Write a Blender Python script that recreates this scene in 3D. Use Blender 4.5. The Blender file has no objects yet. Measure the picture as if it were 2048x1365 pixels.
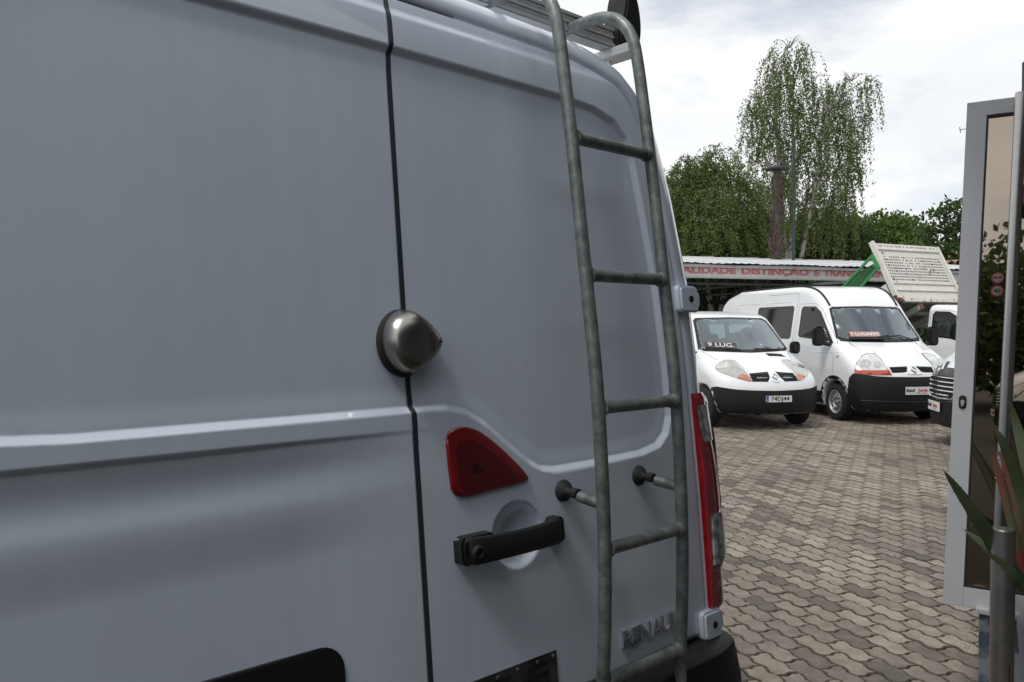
import bpy, bmesh, math, random
import numpy as np
from mathutils import Vector, Matrix
from mathutils.bvhtree import BVHTree
from mathutils.geometry import delaunay_2d_cdt
random.seed(7); rng = np.random.default_rng(7)
PI = math.pi; R = math.radians
SC = bpy.context.scene
COL = SC.collection

# ------------------------------------------------------------------ camera
cam = bpy.data.cameras.new('camera'); camo = bpy.data.objects.new('camera', cam); COL.objects.link(camo)
camo.location = (0, 0, 1.7); camo.rotation_euler = (R(89.0), 0, 0)
cam.sensor_width = 36; cam.lens = 36 * 1600 / 2048; cam.clip_start = .05; cam.clip_end = 2000
SC.camera = camo
# ------------------------------------------------------------------ world
SUN_AZ = Vector((-.55, -.50, 1.25)).normalized()
w = bpy.data.worlds.new('World'); SC.world = w; w.use_nodes = True
N = w.node_tree.nodes; Lk = w.node_tree.links; N.clear()
wo = N.new('ShaderNodeOutputWorld')
sky = N.new('ShaderNodeTexSky'); sky.sky_type = 'NISHITA'; sky.sun_disc = False
sky.sun_elevation = math.asin(SUN_AZ.z); sky.sun_rotation = math.atan2(SUN_AZ.x, SUN_AZ.y)
b1 = N.new('ShaderNodeBackground'); b1.inputs[1].default_value = .12
Lk.new(sky.outputs[0], b1.inputs[0])
tc = N.new('ShaderNodeTexCoord')
mp = N.new('ShaderNodeMapping'); mp.inputs['Scale'].default_value = (1, 1, 2.6); mp.inputs['Location'].default_value = (2.3, .4, 1.1)
Lk.new(tc.outputs['Generated'], mp.inputs[0])
def wnoise(scale, det, ro, dist=0):
    n = N.new('ShaderNodeTexNoise'); n.inputs['Scale'].default_value = scale; n.inputs['Detail'].default_value = det
    n.inputs['Roughness'].default_value = ro; n.inputs['Distortion'].default_value = dist
    Lk.new(mp.outputs[0], n.inputs['Vector']); return n
n1 = wnoise(2.2, 6, .55, .3); r1 = N.new('ShaderNodeValToRGB')
r1.color_ramp.elements[0].position = .30; r1.color_ramp.elements[0].color = (.90, .92, .95, 1)
r1.color_ramp.elements[1].position = .60; r1.color_ramp.elements[1].color = (1.04, 1.05, 1.06, 1)
e = r1.color_ramp.elements.new(.45); e.color = (.95, .97, .99, 1)
Lk.new(n1.outputs[0], r1.inputs[0])
n2 = wnoise(1.7, 7, .6, .2); r2 = N.new('ShaderNodeValToRGB')
r2.color_ramp.elements[0].position = .30; r2.color_ramp.elements[0].color = (.45, .45, .45, 1)
r2.color_ramp.elements[1].position = .43; r2.color_ramp.elements[1].color = (1, 1, 1, 1)
Lk.new(n2.outputs[0], r2.inputs[0])
b2 = N.new('ShaderNodeBackground'); b2.inputs[1].default_value = 1.0; Lk.new(r1.outputs[0], b2.inputs[0])
mx = N.new('ShaderNodeMixShader'); Lk.new(r2.outputs[0], mx.inputs[0]); Lk.new(b1.outputs[0], mx.inputs[1]); Lk.new(b2.outputs[0], mx.inputs[2])
Lk.new(mx.outputs[0], wo.inputs[0])
# ------------------------------------------------------------------ sun behind thin cloud
sl = bpy.data.lights.new('sun', 'SUN'); sl.energy = 1.5; sl.angle = R(14); sl.color = (1, .97, .93)
so = bpy.data.objects.new('sun', sl); COL.objects.link(so); so.rotation_euler = SUN_AZ.to_track_quat('Z', 'Y').to_euler(); so.location = (0, 0, 20)
SC.view_settings.view_transform = 'Standard'; SC.view_settings.look = 'None'; SC.view_settings.gamma = 1
SC.view_settings.exposure = 0.0; SC.view_settings.use_curve_mapping = False
SC.render.engine = 'CYCLES'
SC.cycles.max_bounces = 8; SC.cycles.transparent_max_bounces = 16

# ------------------------------------------------------------------ materials
MATS = {}
def mat(name, col, rough=.6, metal=0, coat=0, var=0, vscale=8, bump=0, bscale=60, spec=.5, col2=None, det=4, emit=None, coatr=.05, thr=None):
    if name in MATS: return MATS[name]
    m = bpy.data.materials.new(name); m.use_nodes = True
    nt = m.node_tree; p = nt.nodes['Principled BSDF']
    p.inputs['Base Color'].default_value = (*col, 1); p.inputs['Roughness'].default_value = rough
    p.inputs['Metallic'].default_value = metal; p.inputs['Coat Weight'].default_value = coat
    p.inputs['Coat Roughness'].default_value = coatr
    p.inputs['Specular IOR Level'].default_value = spec
    t = nt.nodes.new('ShaderNodeTexCoord')
    if var or col2:
        n = nt.nodes.new('ShaderNodeTexNoise'); n.inputs['Scale'].default_value = vscale; n.inputs['Detail'].default_value = det
        n.inputs['Roughness'].default_value = .65
        nt.links.new(t.outputs['Object'], n.inputs['Vector'])
        r = nt.nodes.new('ShaderNodeValToRGB')
        if thr: r.color_ramp.elements[0].position, r.color_ramp.elements[1].position = thr
        else: r.color_ramp.elements[0].position = .3; r.color_ramp.elements[1].position = .7
        c2 = col2 if col2 else tuple(min(1, c * (1 + var)) for c in col)
        c1 = col if col2 else tuple(c * (1 - var) for c in col)
        r.color_ramp.elements[0].color = (*c1, 1); r.color_ramp.elements[1].color = (*c2, 1)
        nt.links.new(n.outputs[0], r.inputs[0]); nt.links.new(r.outputs[0], p.inputs['Base Color'])
        if rough > .1 and metal == 0 and not coat:
            mr = nt.nodes.new('ShaderNodeMapRange'); mr.inputs[3].default_value = rough * .85; mr.inputs[4].default_value = min(1, rough * 1.15)
            nt.links.new(n.outputs[0], mr.inputs[0]); nt.links.new(mr.outputs[0], p.inputs['Roughness'])
    if bump:
        n = nt.nodes.new('ShaderNodeTexNoise'); n.inputs['Scale'].default_value = bscale; n.inputs['Detail'].default_value = 3
        nt.links.new(t.outputs['Object'], n.inputs['Vector'])
        bu = nt.nodes.new('ShaderNodeBump'); bu.inputs['Strength'].default_value = bump; bu.inputs['Distance'].default_value = .005
        nt.links.new(n.outputs[0], bu.inputs['Height']); nt.links.new(bu.outputs[0], p.inputs['Normal'])
    MATS[name] = m; return m
def glass(name, tint, rough=.02, refl=1.0, ior=1.5, gcol=(1, 1, 1)):
    if name in MATS: return MATS[name]
    m = bpy.data.materials.new(name); m.use_nodes = True; nt = m.node_tree; nt.nodes.clear()
    o = nt.nodes.new('ShaderNodeOutputMaterial'); tr = nt.nodes.new('ShaderNodeBsdfTransparent'); tr.inputs[0].default_value = (*tint, 1)
    g = nt.nodes.new('ShaderNodeBsdfGlossy'); g.inputs['Roughness'].default_value = rough; g.inputs[0].default_value = (*gcol, 1)
    f = nt.nodes.new('ShaderNodeFresnel'); f.inputs[0].default_value = ior
    mu = nt.nodes.new('ShaderNodeMath'); mu.operation = 'MULTIPLY'; mu.inputs[1].default_value = refl; mu.use_clamp = True
    x = nt.nodes.new('ShaderNodeMixShader'); nt.links.new(f.outputs[0], mu.inputs[0]); nt.links.new(mu.outputs[0], x.inputs[0])
    nt.links.new(tr.outputs[0], x.inputs[1]); nt.links.new(g.outputs[0], x.inputs[2]); nt.links.new(x.outputs[0], o.inputs[0])
    MATS[name] = m; return m
WHITE = mat('white_paint', (.80, .815, .83), .22, coat=.35, var=.015, vscale=2)
NEARW = mat('near_van_shaded_paint', (.60, .65, .71), .22, coat=1.0, var=.03, vscale=3, coatr=.03)  # white paint with the blue cast of shade put into its colour
nt_ = NEARW.node_tree; p_ = nt_.nodes['Principled BSDF']           # road film and faint run-off streaks on the paint
t_ = nt_.nodes.new('ShaderNodeNewGeometry'); m_ = nt_.nodes.new('ShaderNodeMapping'); m_.inputs['Scale'].default_value = (26, 26, 1.3); nt_.links.new(t_.outputs['Position'], m_.inputs[0])
s_ = nt_.nodes.new('ShaderNodeTexNoise'); s_.inputs['Scale'].default_value = 1; s_.inputs['Detail'].default_value = 6; nt_.links.new(m_.outputs[0], s_.inputs['Vector'])
g_ = nt_.nodes.new('ShaderNodeTexNoise'); g_.inputs['Scale'].default_value = 3.2; g_.inputs['Detail'].default_value = 7; nt_.links.new(t_.outputs['Position'], g_.inputs['Vector'])
a_ = nt_.nodes.new('ShaderNodeMath'); a_.operation = 'MULTIPLY'; nt_.links.new(s_.outputs[0], a_.inputs[0]); nt_.links.new(g_.outputs[0], a_.inputs[1])
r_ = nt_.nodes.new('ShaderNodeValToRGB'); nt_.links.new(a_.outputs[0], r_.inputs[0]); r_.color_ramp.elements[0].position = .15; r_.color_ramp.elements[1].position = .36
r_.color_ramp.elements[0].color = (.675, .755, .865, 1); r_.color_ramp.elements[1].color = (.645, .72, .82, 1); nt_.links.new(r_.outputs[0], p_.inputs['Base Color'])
q_ = nt_.nodes.new('ShaderNodeMapRange'); q_.inputs[1].default_value = .3; q_.inputs[2].default_value = .7; q_.inputs[3].default_value = .015; q_.inputs[4].default_value = .10; nt_.links.new(g_.outputs[0], q_.inputs[0]); nt_.links.new(q_.outputs[0], p_.inputs['Coat Roughness'])
BLKPL = mat('black_plastic', (.010, .0105, .011), .55, spec=.35, bump=.15, bscale=300)
BUMP = mat('bumper_plastic', (.011, .012, .013), .5, spec=.3, var=.15, vscale=6, bump=.1, bscale=200)
RUB = mat('rubber', (.015, .016, .018), .7)
TYRE = mat('tyre_rubber', (.014, .014, .014), .85, bump=.3, bscale=80)
FRIT = mat('black_edge', (.01, .01, .011), .25)
RIM = mat('silver_rim', (.50, .51, .52), .35, metal=.75, var=.1)
HOLE = mat('dark_opening', (.006, .006, .006), .8)
CHROME = mat('chrome', (.78, .79, .80), .08, metal=1)
GALV = mat('galvanised_steel', (.085, .10, .10), .44, metal=.4, col2=(.28, .31, .30), vscale=30, det=9, bump=.12, bscale=180)
ALU = mat('aluminium', (.50, .50, .50), .4, metal=.3, var=.08, vscale=30)
STEEL = mat('brushed_steel', (.44, .43, .42), .34, metal=1.0, var=.05, vscale=40)
STEEL2 = mat('bollard_steel', (.22, .21, .20), .42, metal=.85, var=.12, vscale=14)
LGLASS = glass('windscreen_glass', (.74, .88, .90), .01, 3.8, 1.5, (.85, .95, 1))
SGLASS = glass('dark_window_glass', (.10, .11, .12), .01, .9)
LENS = mat('headlight_lens', (.62, .63, .63), .08, coat=1, var=.25, vscale=14, spec=.8)
LENSY = mat('aged_headlight_lens', (.42, .42, .385), .10, metal=.25, coat=1, var=.2, vscale=12, spec=.8)
AMBER = mat('amber_lens', (.50, .055, .012), .15, coat=1, var=.25, vscale=30)
REDL = mat('red_lens', (.42, .006, .012), .10, coat=1, col2=(.20, .003, .006), vscale=16, spec=.7)
CLEARL = mat('clear_lens', (.25, .25, .255), .10, metal=.5, coat=1, col2=(.75, .76, .77), vscale=28, bump=.25, bscale=40, det=1, thr=(.42, .58))
SEAT = mat('seat_fabric', (.10, .11, .13), .9, var=.2)
DASH = mat('dashboard', (.03, .032, .034), .7)
INTER = mat('cabin_lining', (.16, .17, .17), .9)
PLW = mat('plate_white', (.72, .73, .72), .4)
PLB = mat('plate_blue', (.03, .10, .42), .4)
INK = mat('ink_black', (.01, .01, .01), .6)
INKR = mat('ink_red', (.55, .01, .03), .6)

# ------------------------------------------------------------------ object helpers
def link(name, me, m=None, parent=None, smooth=True, **props):
    o = bpy.data.objects.new(name, me); COL.objects.link(o)
    if m is not None:
        me.materials.clear()
        for q in (m if isinstance(m, (list, tuple)) else [m]): me.materials.append(q)
    if smooth is not None and len(me.polygons): me.polygons.foreach_set('use_smooth', [smooth] * len(me.polygons))
    if parent is not None: o.parent = parent
    for k, v in props.items(): o[k] = v
    return o
def mesh(verts, faces):
    me = bpy.data.meshes.new('mesh'); me.from_pydata([tuple(v) for v in verts], [], [tuple(f) for f in faces]); me.update(); return me
def empty(name, loc=(0, 0, 0), rz=0, **props):
    o = bpy.data.objects.new(name, None); COL.objects.link(o); o.location = loc; o.rotation_euler = (0, 0, rz); o.empty_display_size = .1
    for k, v in props.items(): o[k] = v
    return o
class MB:
    def __init__(s): s.v = []; s.f = []
    def add(s, vs, fs):
        b = len(s.v); s.v += [tuple(v) for v in vs]; s.f += [tuple(i + b for i in f) for f in fs]; return s
    def box(s, c, d, M=None):
        x, y, z = [q / 2 for q in d]
        vs = [Vector((sx * x, sy * y, sz * z)) for sx in (-1, 1) for sy in (-1, 1) for sz in (-1, 1)]
        if M: vs = [M @ v for v in vs]
        vs = [v + Vector(c) for v in vs]
        return s.add(vs, [(0, 1, 3, 2), (4, 6, 7, 5), (0, 4, 5, 1), (2, 3, 7, 6), (0, 2, 6, 4), (1, 5, 7, 3)])
    def bar(s, a, b, wd, ht=None, up=(0, 0, 1)):
        a, b = Vector(a), Vector(b); d = b - a; L = d.length; d.normalize(); up = Vector(up)
        if abs(d.dot(up)) > .99: up = Vector((1, 0, 0))
        x = d.cross(up).normalized(); z = x.cross(d)
        ht = ht or wd
        return s.box((a + b) / 2, (wd, L, ht), Matrix((x, d, z)).transposed())
    def tube(s, pts, r, n=10, cap=True):
        pts = [Vector(p) for p in pts]; rs = r if isinstance(r, (list, tuple)) else [r] * len(pts)
        b = len(s.v); prev = None
        for i, p in enumerate(pts):
            t = (pts[min(i + 1, len(pts) - 1)] - pts[max(i - 1, 0)]).normalized()
            if prev is None:
                a = Vector((0, 0, 1)) if abs(t.z) < .9 else Vector((1, 0, 0)); x = t.cross(a).normalized()
            else:
                x = (prev - t * prev.dot(t)).normalized()
            prev = x; y = t.cross(x)
            for k in range(n):
                q = 2 * PI * k / n; s.v.append(tuple(p + (x * math.cos(q) + y * math.sin(q)) * rs[i]))
        for i in range(len(pts) - 1):
            for k in range(n):
                k2 = (k + 1) % n; s.f.append((b + i * n + k, b + i * n + k2, b + (i + 1) * n + k2, b + (i + 1) * n + k))
        if cap:
            s.f.append(tuple(b + k for k in reversed(range(n)))); e = b + (len(pts) - 1) * n; s.f.append(tuple(e + k for k in range(n)))
        return s
    def lathe(s, prof, o=(0, 0, 0), ax=(0, 0, 1), n=24):
        ax = Vector(ax).normalized(); o = Vector(o); a = Vector((0, 0, 1)) if abs(ax.z) < .9 else Vector((1, 0, 0))
        x = ax.cross(a).normalized(); y = ax.cross(x); b = len(s.v)
        for (r, h) in prof:
            for k in range(n):
                q = 2 * PI * k / n; s.v.append(tuple(o + ax * h + (x * math.cos(q) + y * math.sin(q)) * r))
        for i in range(len(prof) - 1):
            for k in range(n):
                k2 = (k + 1) % n; s.f.append((b + i * n + k, b + i * n + k2, b + (i + 1) * n + k2, b + (i + 1) * n + k))
        return s
    def prism(s, poly, fn, t0, t1):      # poly 2-D, fn(a,b,t)->3-D
        n = len(poly); vs = [fn(a, b, t0) for a, b in poly] + [fn(a, b, t1) for a, b in poly]
        fs = [tuple(range(n))[::-1], tuple(range(n, 2 * n))] + [(i, (i + 1) % n, n + (i + 1) % n, n + i) for i in range(n)]
        return s.add(vs, fs)
    def build(s, name, m, parent=None, smooth=False, bevel=0, **props):
        me = mesh(s.v, s.f)
        bm = bmesh.new(); bm.from_mesh(me); bmesh.ops.recalc_face_normals(bm, faces=bm.faces)
        if bevel:
            es = [e for e in bm.edges if len(e.link_faces) == 2 and e.calc_face_angle(0) > .5]
            bmesh.ops.bevel(bm, geom=es, offset=bevel, segments=2, affect='EDGES', clamp_overlap=True)
        for e in bm.edges:
            if len(e.link_faces) == 2: e.smooth = e.calc_face_angle(0) < (.7)
        bm.to_mesh(me); bm.free()
        return link(name, me, m, parent, smooth, **props)
def bez(P, n=8):                        # Catmull-Rom through points
    P = [Vector(p) for p in P]; out = []
    for i in range(len(P) - 1):
        a, b, c, d = P[max(i - 1, 0)], P[i], P[i + 1], P[min(i + 2, len(P) - 1)]
        for k in range(n):
            t = k / n; out.append(.5 * ((2 * b) + (c - a) * t + (2 * a - 5 * b + 4 * c - d) * t * t + (3 * b - a - 3 * c + d) * t ** 3))
    return out + [P[-1]]
def chaikin(P, it=2):
    P = [tuple(p) for p in P]
    for _ in range(it):
        Q = []
        for i in range(len(P)):
            a, b = P[i], P[(i + 1) % len(P)]
            Q += [tuple(.75 * x + .25 * y for x, y in zip(a, b)), tuple(.25 * x + .75 * y for x, y in zip(a, b))]
        P = Q
    return P
def rrect(x0, y0, x1, y1, r, n=5):
    P = []
    for cx, cy, a0 in ((x1 - r, y1 - r, 0), (x0 + r, y1 - r, 90), (x0 + r, y0 + r, 180), (x1 - r, y0 + r, 270)):
        for k in range(n + 1):
            a = R(a0 + 90 * k / n); P.append((cx + r * math.cos(a), cy + r * math.sin(a)))
    return P
def pip(poly, X, Y):
    X = np.asarray(X, float); Y = np.asarray(Y, float); ins = np.zeros(X.shape, bool); n = len(poly)
    for i in range(n):
        x1, y1 = poly[i]; x2, y2 = poly[(i + 1) % n]
        if y1 == y2: continue
        c = ((y1 > Y) != (y2 > Y)) & (X < (x2 - x1) * (Y - y1) / (y2 - y1) + x1); ins ^= c
    return ins
def sdpoly(poly, X, Y):
    X = np.asarray(X, float); Y = np.asarray(Y, float); d = np.full(X.shape, 1e9); n = len(poly)
    for i in range(n):
        x1, y1 = poly[i]; x2, y2 = poly[(i + 1) % n]; ex, ey = x2 - x1, y2 - y1
        t = np.clip(((X - x1) * ex + (Y - y1) * ey) / (ex * ex + ey * ey + 1e-12), 0, 1)
        d = np.minimum(d, np.hypot(X - x1 - t * ex, Y - y1 - t * ey))
    return np.where(pip(poly, X, Y), -d, d)
def sst(a, b, x):
    t = np.clip((x - a) / (b - a), 0, 1); return t * t * (3 - 2 * t)
def text_obj(txt, size, M, m, parent, name='lettering', ext=.002, off=.0, align='CENTER', sx=1.0, shear=0, bev=0):
    cu = bpy.data.curves.new('t', 'FONT'); cu.body = txt; cu.size = size; cu.extrude = ext; cu.offset = off
    cu.align_x = align; cu.align_y = 'CENTER'; cu.shear = shear; cu.bevel_depth = bev; cu.resolution_u = 3
    o = bpy.data.objects.new('t', cu); COL.objects.link(o); bpy.context.view_layer.update()
    me = bpy.data.meshes.new_from_object(o.evaluated_get(bpy.context.evaluated_depsgraph_get()))
    bpy.data.objects.remove(o); bpy.data.curves.remove(cu)
    me.transform(M @ Matrix.Diagonal((sx, 1, 1, 1)))
    return link(name, me, m, parent, False)
def frame(o, x, y):                     # text frame: origin, x dir, y dir
    x = Vector(x).normalized(); y = Vector(y).normalized(); z = x.cross(y)
    M = Matrix((x, y, z)).transposed().to_4x4(); M.translation = Vector(o); return M

# ------------------------------------------------------------------ vehicle body mesher (surface nets on a rounded implicit body)
class Grid2:
    def __init__(s, poly, h=.025, pad=1.2):
        P = np.array(poly); s.lo = P.min(0) - pad; s.h = h; n = np.ceil((P.max(0) + pad - s.lo) / h).astype(int) + 1
        X, Y = np.meshgrid(s.lo[0] + h * np.arange(n[0]), s.lo[1] + h * np.arange(n[1]), indexing='ij'); s.D = sdpoly(poly, X, Y)
    def __call__(s, x, y):
        fx = np.clip((x - s.lo[0]) / s.h, 0, s.D.shape[0] - 1.001); fy = np.clip((y - s.lo[1]) / s.h, 0, s.D.shape[1] - 1.001)
        i = fx.astype(int); j = fy.astype(int); a = fx - i; b = fy - j; D = s.D
        return D[i, j] * (1 - a) * (1 - b) + D[i + 1, j] * a * (1 - b) + D[i, j + 1] * (1 - a) * b + D[i + 1, j + 1] * a * b
def smax(a, b, k):
    h = np.clip(.5 - .5 * (b - a) / k, 0, 1); return b * (1 - h) + a * h + k * h * (1 - h)
def surfnet(f, lo, hi, h):
    ax = [np.arange(lo[i], hi[i] + h, h) for i in range(3)]
    X, Y, Z = np.meshgrid(*ax, indexing='ij'); F = f(X, Y, Z); S = F < 0
    nx, ny, nz = F.shape; acc = np.zeros((nx - 1, ny - 1, nz - 1, 3)); cnt = np.zeros((nx - 1, ny - 1, nz - 1))
    base = np.stack([X, Y, Z], -1)
    for d in range(3):
        o = [0, 0, 0]; o[d] = 1
        sl0 = tuple(slice(0, F.shape[k] - o[k]) for k in range(3)); sl1 = tuple(slice(o[k], F.shape[k]) for k in range(3))
        A, B = F[sl0], F[sl1]; cr = (A < 0) != (B < 0); t = np.where(cr, A / (A - B + 1e-12), 0)
        P = base[sl0].copy(); P[..., d] += t * h; a, b = [k for k in range(3) if k != d]
        for ia in (0, 1):
            for ib in (0, 1):
                s = [slice(None)] * 3; s[a] = slice(ia, ia + acc.shape[a]); s[b] = slice(ib, ib + acc.shape[b]); s = tuple(s)
                acc += P[s] * cr[s][..., None]; cnt += cr[s]
    act = cnt > 0; idx = -np.ones(cnt.shape, int); idx[act] = np.arange(act.sum()); V = acc[act] / cnt[act][:, None]
    faces = []
    for d in range(3):
        a, b = [(1, 2), (2, 0), (0, 1)][d]
        o = [0, 0, 0]; o[d] = 1
        sl0 = tuple(slice(0, F.shape[k] - o[k]) for k in range(3)); sl1 = tuple(slice(o[k], F.shape[k]) for k in range(3))
        cr = S[sl0] != S[sl1]; I = np.argwhere(cr)
        I = I[(I[:, a] > 0) & (I[:, b] > 0) & (I[:, a] < F.shape[a] - 1) & (I[:, b] < F.shape[b] - 1)]
        fl = S[sl0][tuple(I.T)]
        ea = np.zeros(3, int); ea[a] = 1; eb = np.zeros(3, int); eb[b] = 1
        q = np.stack([idx[tuple((I - ea - eb).T)], idx[tuple((I - eb).T)], idx[tuple(I.T)], idx[tuple((I - ea).T)]], 1)
        q[~fl] = q[~fl][:, ::-1]; faces.append(q)
    Q = np.concatenate(faces)
    for _ in range(3):
        e = .004; x, y, z = V.T; f0 = f(x, y, z)
        g = np.stack([f(x + e, y, z) - f(x - e, y, z), f(x, y + e, z) - f(x, y - e, z), f(x, y, z + e) - f(x, y, z - e)], 1) / (2 * e)
        st = f0[:, None] * g / (np.sum(g * g, 1)[:, None] + 1e-6); V = V - np.clip(st, -h, h) * .8
    return V, Q
class Body:
    """rounded vehicle body; local frame: x forward (nose at 0), y left, z up"""
    def __init__(s, side, W, bulge, L, arches, k=.12, h=.045, zlo=.2):
        s.side = Grid2(chaikin(side, 2)); Wz, Wy = zip(*W); Bz, By = zip(*bulge); s.L = L
        top = max(p[1] for p in side)
        def f(x, y, z):
            bu = np.interp(z, Bz, By); fx = s.side(x + bu * np.abs(y) ** 2.3, z)
            wy = np.abs(y) - np.interp(z, Wz, Wy) + .05 * np.clip((x + 1.1) / 1.1, 0, 1) ** 2
            q = smax(fx, wy, k); q = smax(q, -x - L, .10)
            for ax, r in arches:
                c = np.hypot(x - ax, z - .33) - r
                c = np.maximum(c, .55 - np.abs(y)); q = np.maximum(q, -c)
            return q
        s.f = f; s.V, s.Q = surfnet(f, (-L - .1, -1.12, zlo), (.1, 1.12, top + .1), h)
        s.bvh = BVHTree.FromPolygons([tuple(v) for v in s.V], [tuple(int(i) for i in q) for q in s.Q])
    def shell(s, name, m, parent, cuts=()):
        C = s.V[s.Q].mean(1); keep = np.ones(len(C), bool)
        for mode, poly, cond in cuts:
            if mode == 'front': ins = pip(poly, C[:, 1], C[:, 2]) & (C[:, 0] > -2.4)
            elif mode == 'back': ins = pip(poly, C[:, 1], C[:, 2]) & (C[:, 0] < -s.L + .4)
            else: ins = pip(poly, C[:, 0], C[:, 2]) & ((C[:, 1] < -.5) if mode == 'right' else (C[:, 1] > .5))
            keep &= ~ins
        return link(name, mesh(s.V, s.Q[keep].tolist()), m, parent, True)
    def ray(s, mode, a, b):
        if mode == 'front': o, d = Vector((1, a, b)), Vector((-1, 0, 0))
        elif mode == 'back': o, d = Vector((-s.L - 1, a, b)), Vector((1, 0, 0))
        elif mode == 'right': o, d = Vector((a, -2.5, b)), Vector((0, 1, 0))
        elif mode == 'left': o, d = Vector((a, 2.5, b)), Vector((0, -1, 0))
        elif mode == 'top': o, d = Vector((a, b, 4)), Vector((0, 0, -1))
        else:                             # wrap: a = degrees from straight ahead, positive to the left
            q = R(a); dd = Vector((math.cos(q), math.sin(q), 0)); o = Vector((-1.3, 0, b)) + dd * 4; d = -dd
        h = s.bvh.ray_cast(o, d)
        if h[0] is None: return None
        n = h[1]
        if n.dot(d) > 0: n = -n
        return h[0], n
    def patch(s, name, mode, poly, m, parent, off=.006, hole=None, step=.07, rnd=0, skirt=.012, **props):
        if rnd: poly = chaikin(poly, rnd)
        sc = 42. if mode == 'wrap' else 1.
        def dens(P):
            out = []
            for i in range(len(P)):
                a, b = P[i], P[(i + 1) % len(P)]; n = max(1, int(math.ceil(math.hypot((b[0] - a[0]) / sc, b[1] - a[1]) / step)))
                out += [(a[0] + (b[0] - a[0]) * k / n, a[1] + (b[1] - a[1]) * k / n) for k in range(n)]
            return out
        O = dens(poly); pts = [((p[0] / sc), p[1]) for p in O]; edges = [(i, (i + 1) % len(O)) for i in range(len(O))]
        loops = [list(range(len(O)))]
        if hole:
            Hh = dens(chaikin(hole, rnd) if rnd else hole); b = len(pts); pts += [(p[0] / sc, p[1]) for p in Hh]
            edges += [(b + i, b + (i + 1) % len(Hh)) for i in range(len(Hh))]; loops.append(list(range(b, b + len(Hh)))[::-1])
        op = [(p[0] / sc, p[1]) for p in poly]; hp = [(p[0] / sc, p[1]) for p in (chaikin(hole, rnd) if (hole and rnd) else hole or [])]
        xs = [p[0] for p in pts]; ys = [p[1] for p in pts]
        gx, gy = np.meshgrid(np.arange(min(xs) + step / 2, max(xs), step), np.arange(min(ys) + step / 2, max(ys), step))
        gx = gx.ravel(); gy = gy.ravel(); d = sdpoly(op, gx, gy) < -step * .35
        if hp: d &= sdpoly(hp, gx, gy) > step * .35
        pts2 = pts + list(zip(gx[d].tolist(), gy[d].tolist()))
        vs, es, fs, ov, oe, of = delaunay_2d_cdt([Vector(p) for p in pts2], edges, [], 0, 1e-6)
        vv = np.array([tuple(v) for v in vs]); H = []
        last = None
        for v in vs:
            r = s.ray(mode, v.x * sc, v.y)
            if r is None: r = last or (Vector((0, 0, 0)), Vector((1, 0, 0)))
            last = r; H.append(r)
        F = []
        for t in fs:
            c = vv[list(t)].mean(0)
            if pip(op, c[0], c[1]) and not (hp and pip(hp, c[0], c[1])): F.append(list(t))
        V = [h[0] + h[1] * off for h in H]
        mapi = {}
        for k, lst in enumerate(ov):
            for q in lst: mapi[q] = k
        for lp in loops:
            n = len(lp); b = len(V)
            for i in lp:
                k = mapi.get(i, i); V.append(H[k][0] + H[k][1] * off)
            for i in lp:
                k = mapi.get(i, i); V.append(H[k][0] - H[k][1] * skirt)
            F += [[b + i, b + (i + 1) % n, b + n + (i + 1) % n, b + n + i] for i in range(n)]
        me = mesh(V, F); bm = bmesh.new(); bm.from_mesh(me); bmesh.ops.recalc_face_normals(bm, faces=bm.faces); 
        bm.to_mesh(me); bm.free()
        # point the face sheet outward
        me.update(); 
        if len(F):
            k = F[0]; c = me.polygons[0].normal
            if c.dot(H[k[0]][1]) < 0: me.flip_normals()
        return link(name, me, m, parent, True, **props)
    def line(s, name, mode, pts, m, parent, r=.004, closed=False, off=0, n=12):
        P = [Vector((p[0], p[1], 0)) for p in pts]
        if closed: P.append(P[0])
        out = []
        for i in range(len(P) - 1):
            k = max(1, int((P[i + 1] - P[i]).length / ((3.0 if mode == 'wrap' else .07))))
            for j in range(k):
                q = P[i].lerp(P[i + 1], j / k); h = s.ray(mode, q.x, q.y)
                if h: out.append(h[0] + h[1] * off)
        h = s.ray(mode, P[-1].x, P[-1].y)
        if h: out.append(h[0] + h[1] * off)
        return MB().tube(out, r, 5, False).build(name, m, parent, True)
def make_wheel(parent, loc, rad=.33, wdt=.2, rimr=.21, side=1, steel=True, turn=0):
    wl = empty('wheel', loc, turn); wl.parent = parent; ax = (0, side, 0)
    t = MB().lathe([(rimr, wdt * .45), (rad - .05, wdt / 2), (rad - .012, wdt * .42), (rad, wdt * .25), (rad, -wdt * .25), (rad - .012, -wdt * .42), (rad - .05, -wdt / 2), (rimr, -wdt * .45)], (0, 0, 0), ax, 36).build('tyre', TYRE, wl, True)
    rm = MB().lathe([(rimr + .004, wdt * .44), (rimr - .012, wdt * .46), (rimr - .025, wdt * .30), (rimr - .05, wdt * .30), (rimr - .065, wdt * .36), (.095, wdt * .40), (.075, wdt * .30), (.04, wdt * .30), (.035, wdt * .42), (0.001, wdt * .43)], (0, 0, 0), ax, 36)
    rm.build('rim', RIM, wl, True)
    hl = MB()
    for k in range(10):
        a = 2 * PI * k / 10; hl.lathe([(.001, .006), (.016, .006), (.018, -.002)], (math.cos(a) * (rimr - .085), side * wdt * .375, math.sin(a) * (rimr - .085)), ax, 8)
    for k in range(5):
        a = 2 * PI * k / 5; hl.lathe([(.001, .012), (.012, .010), (.013, -.002)], (math.cos(a) * .057, side * wdt * .30, math.sin(a) * .057), ax, 6)
    hl.build('wheel_holes', HOLE, wl, kind='stuff')
    return wl
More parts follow.
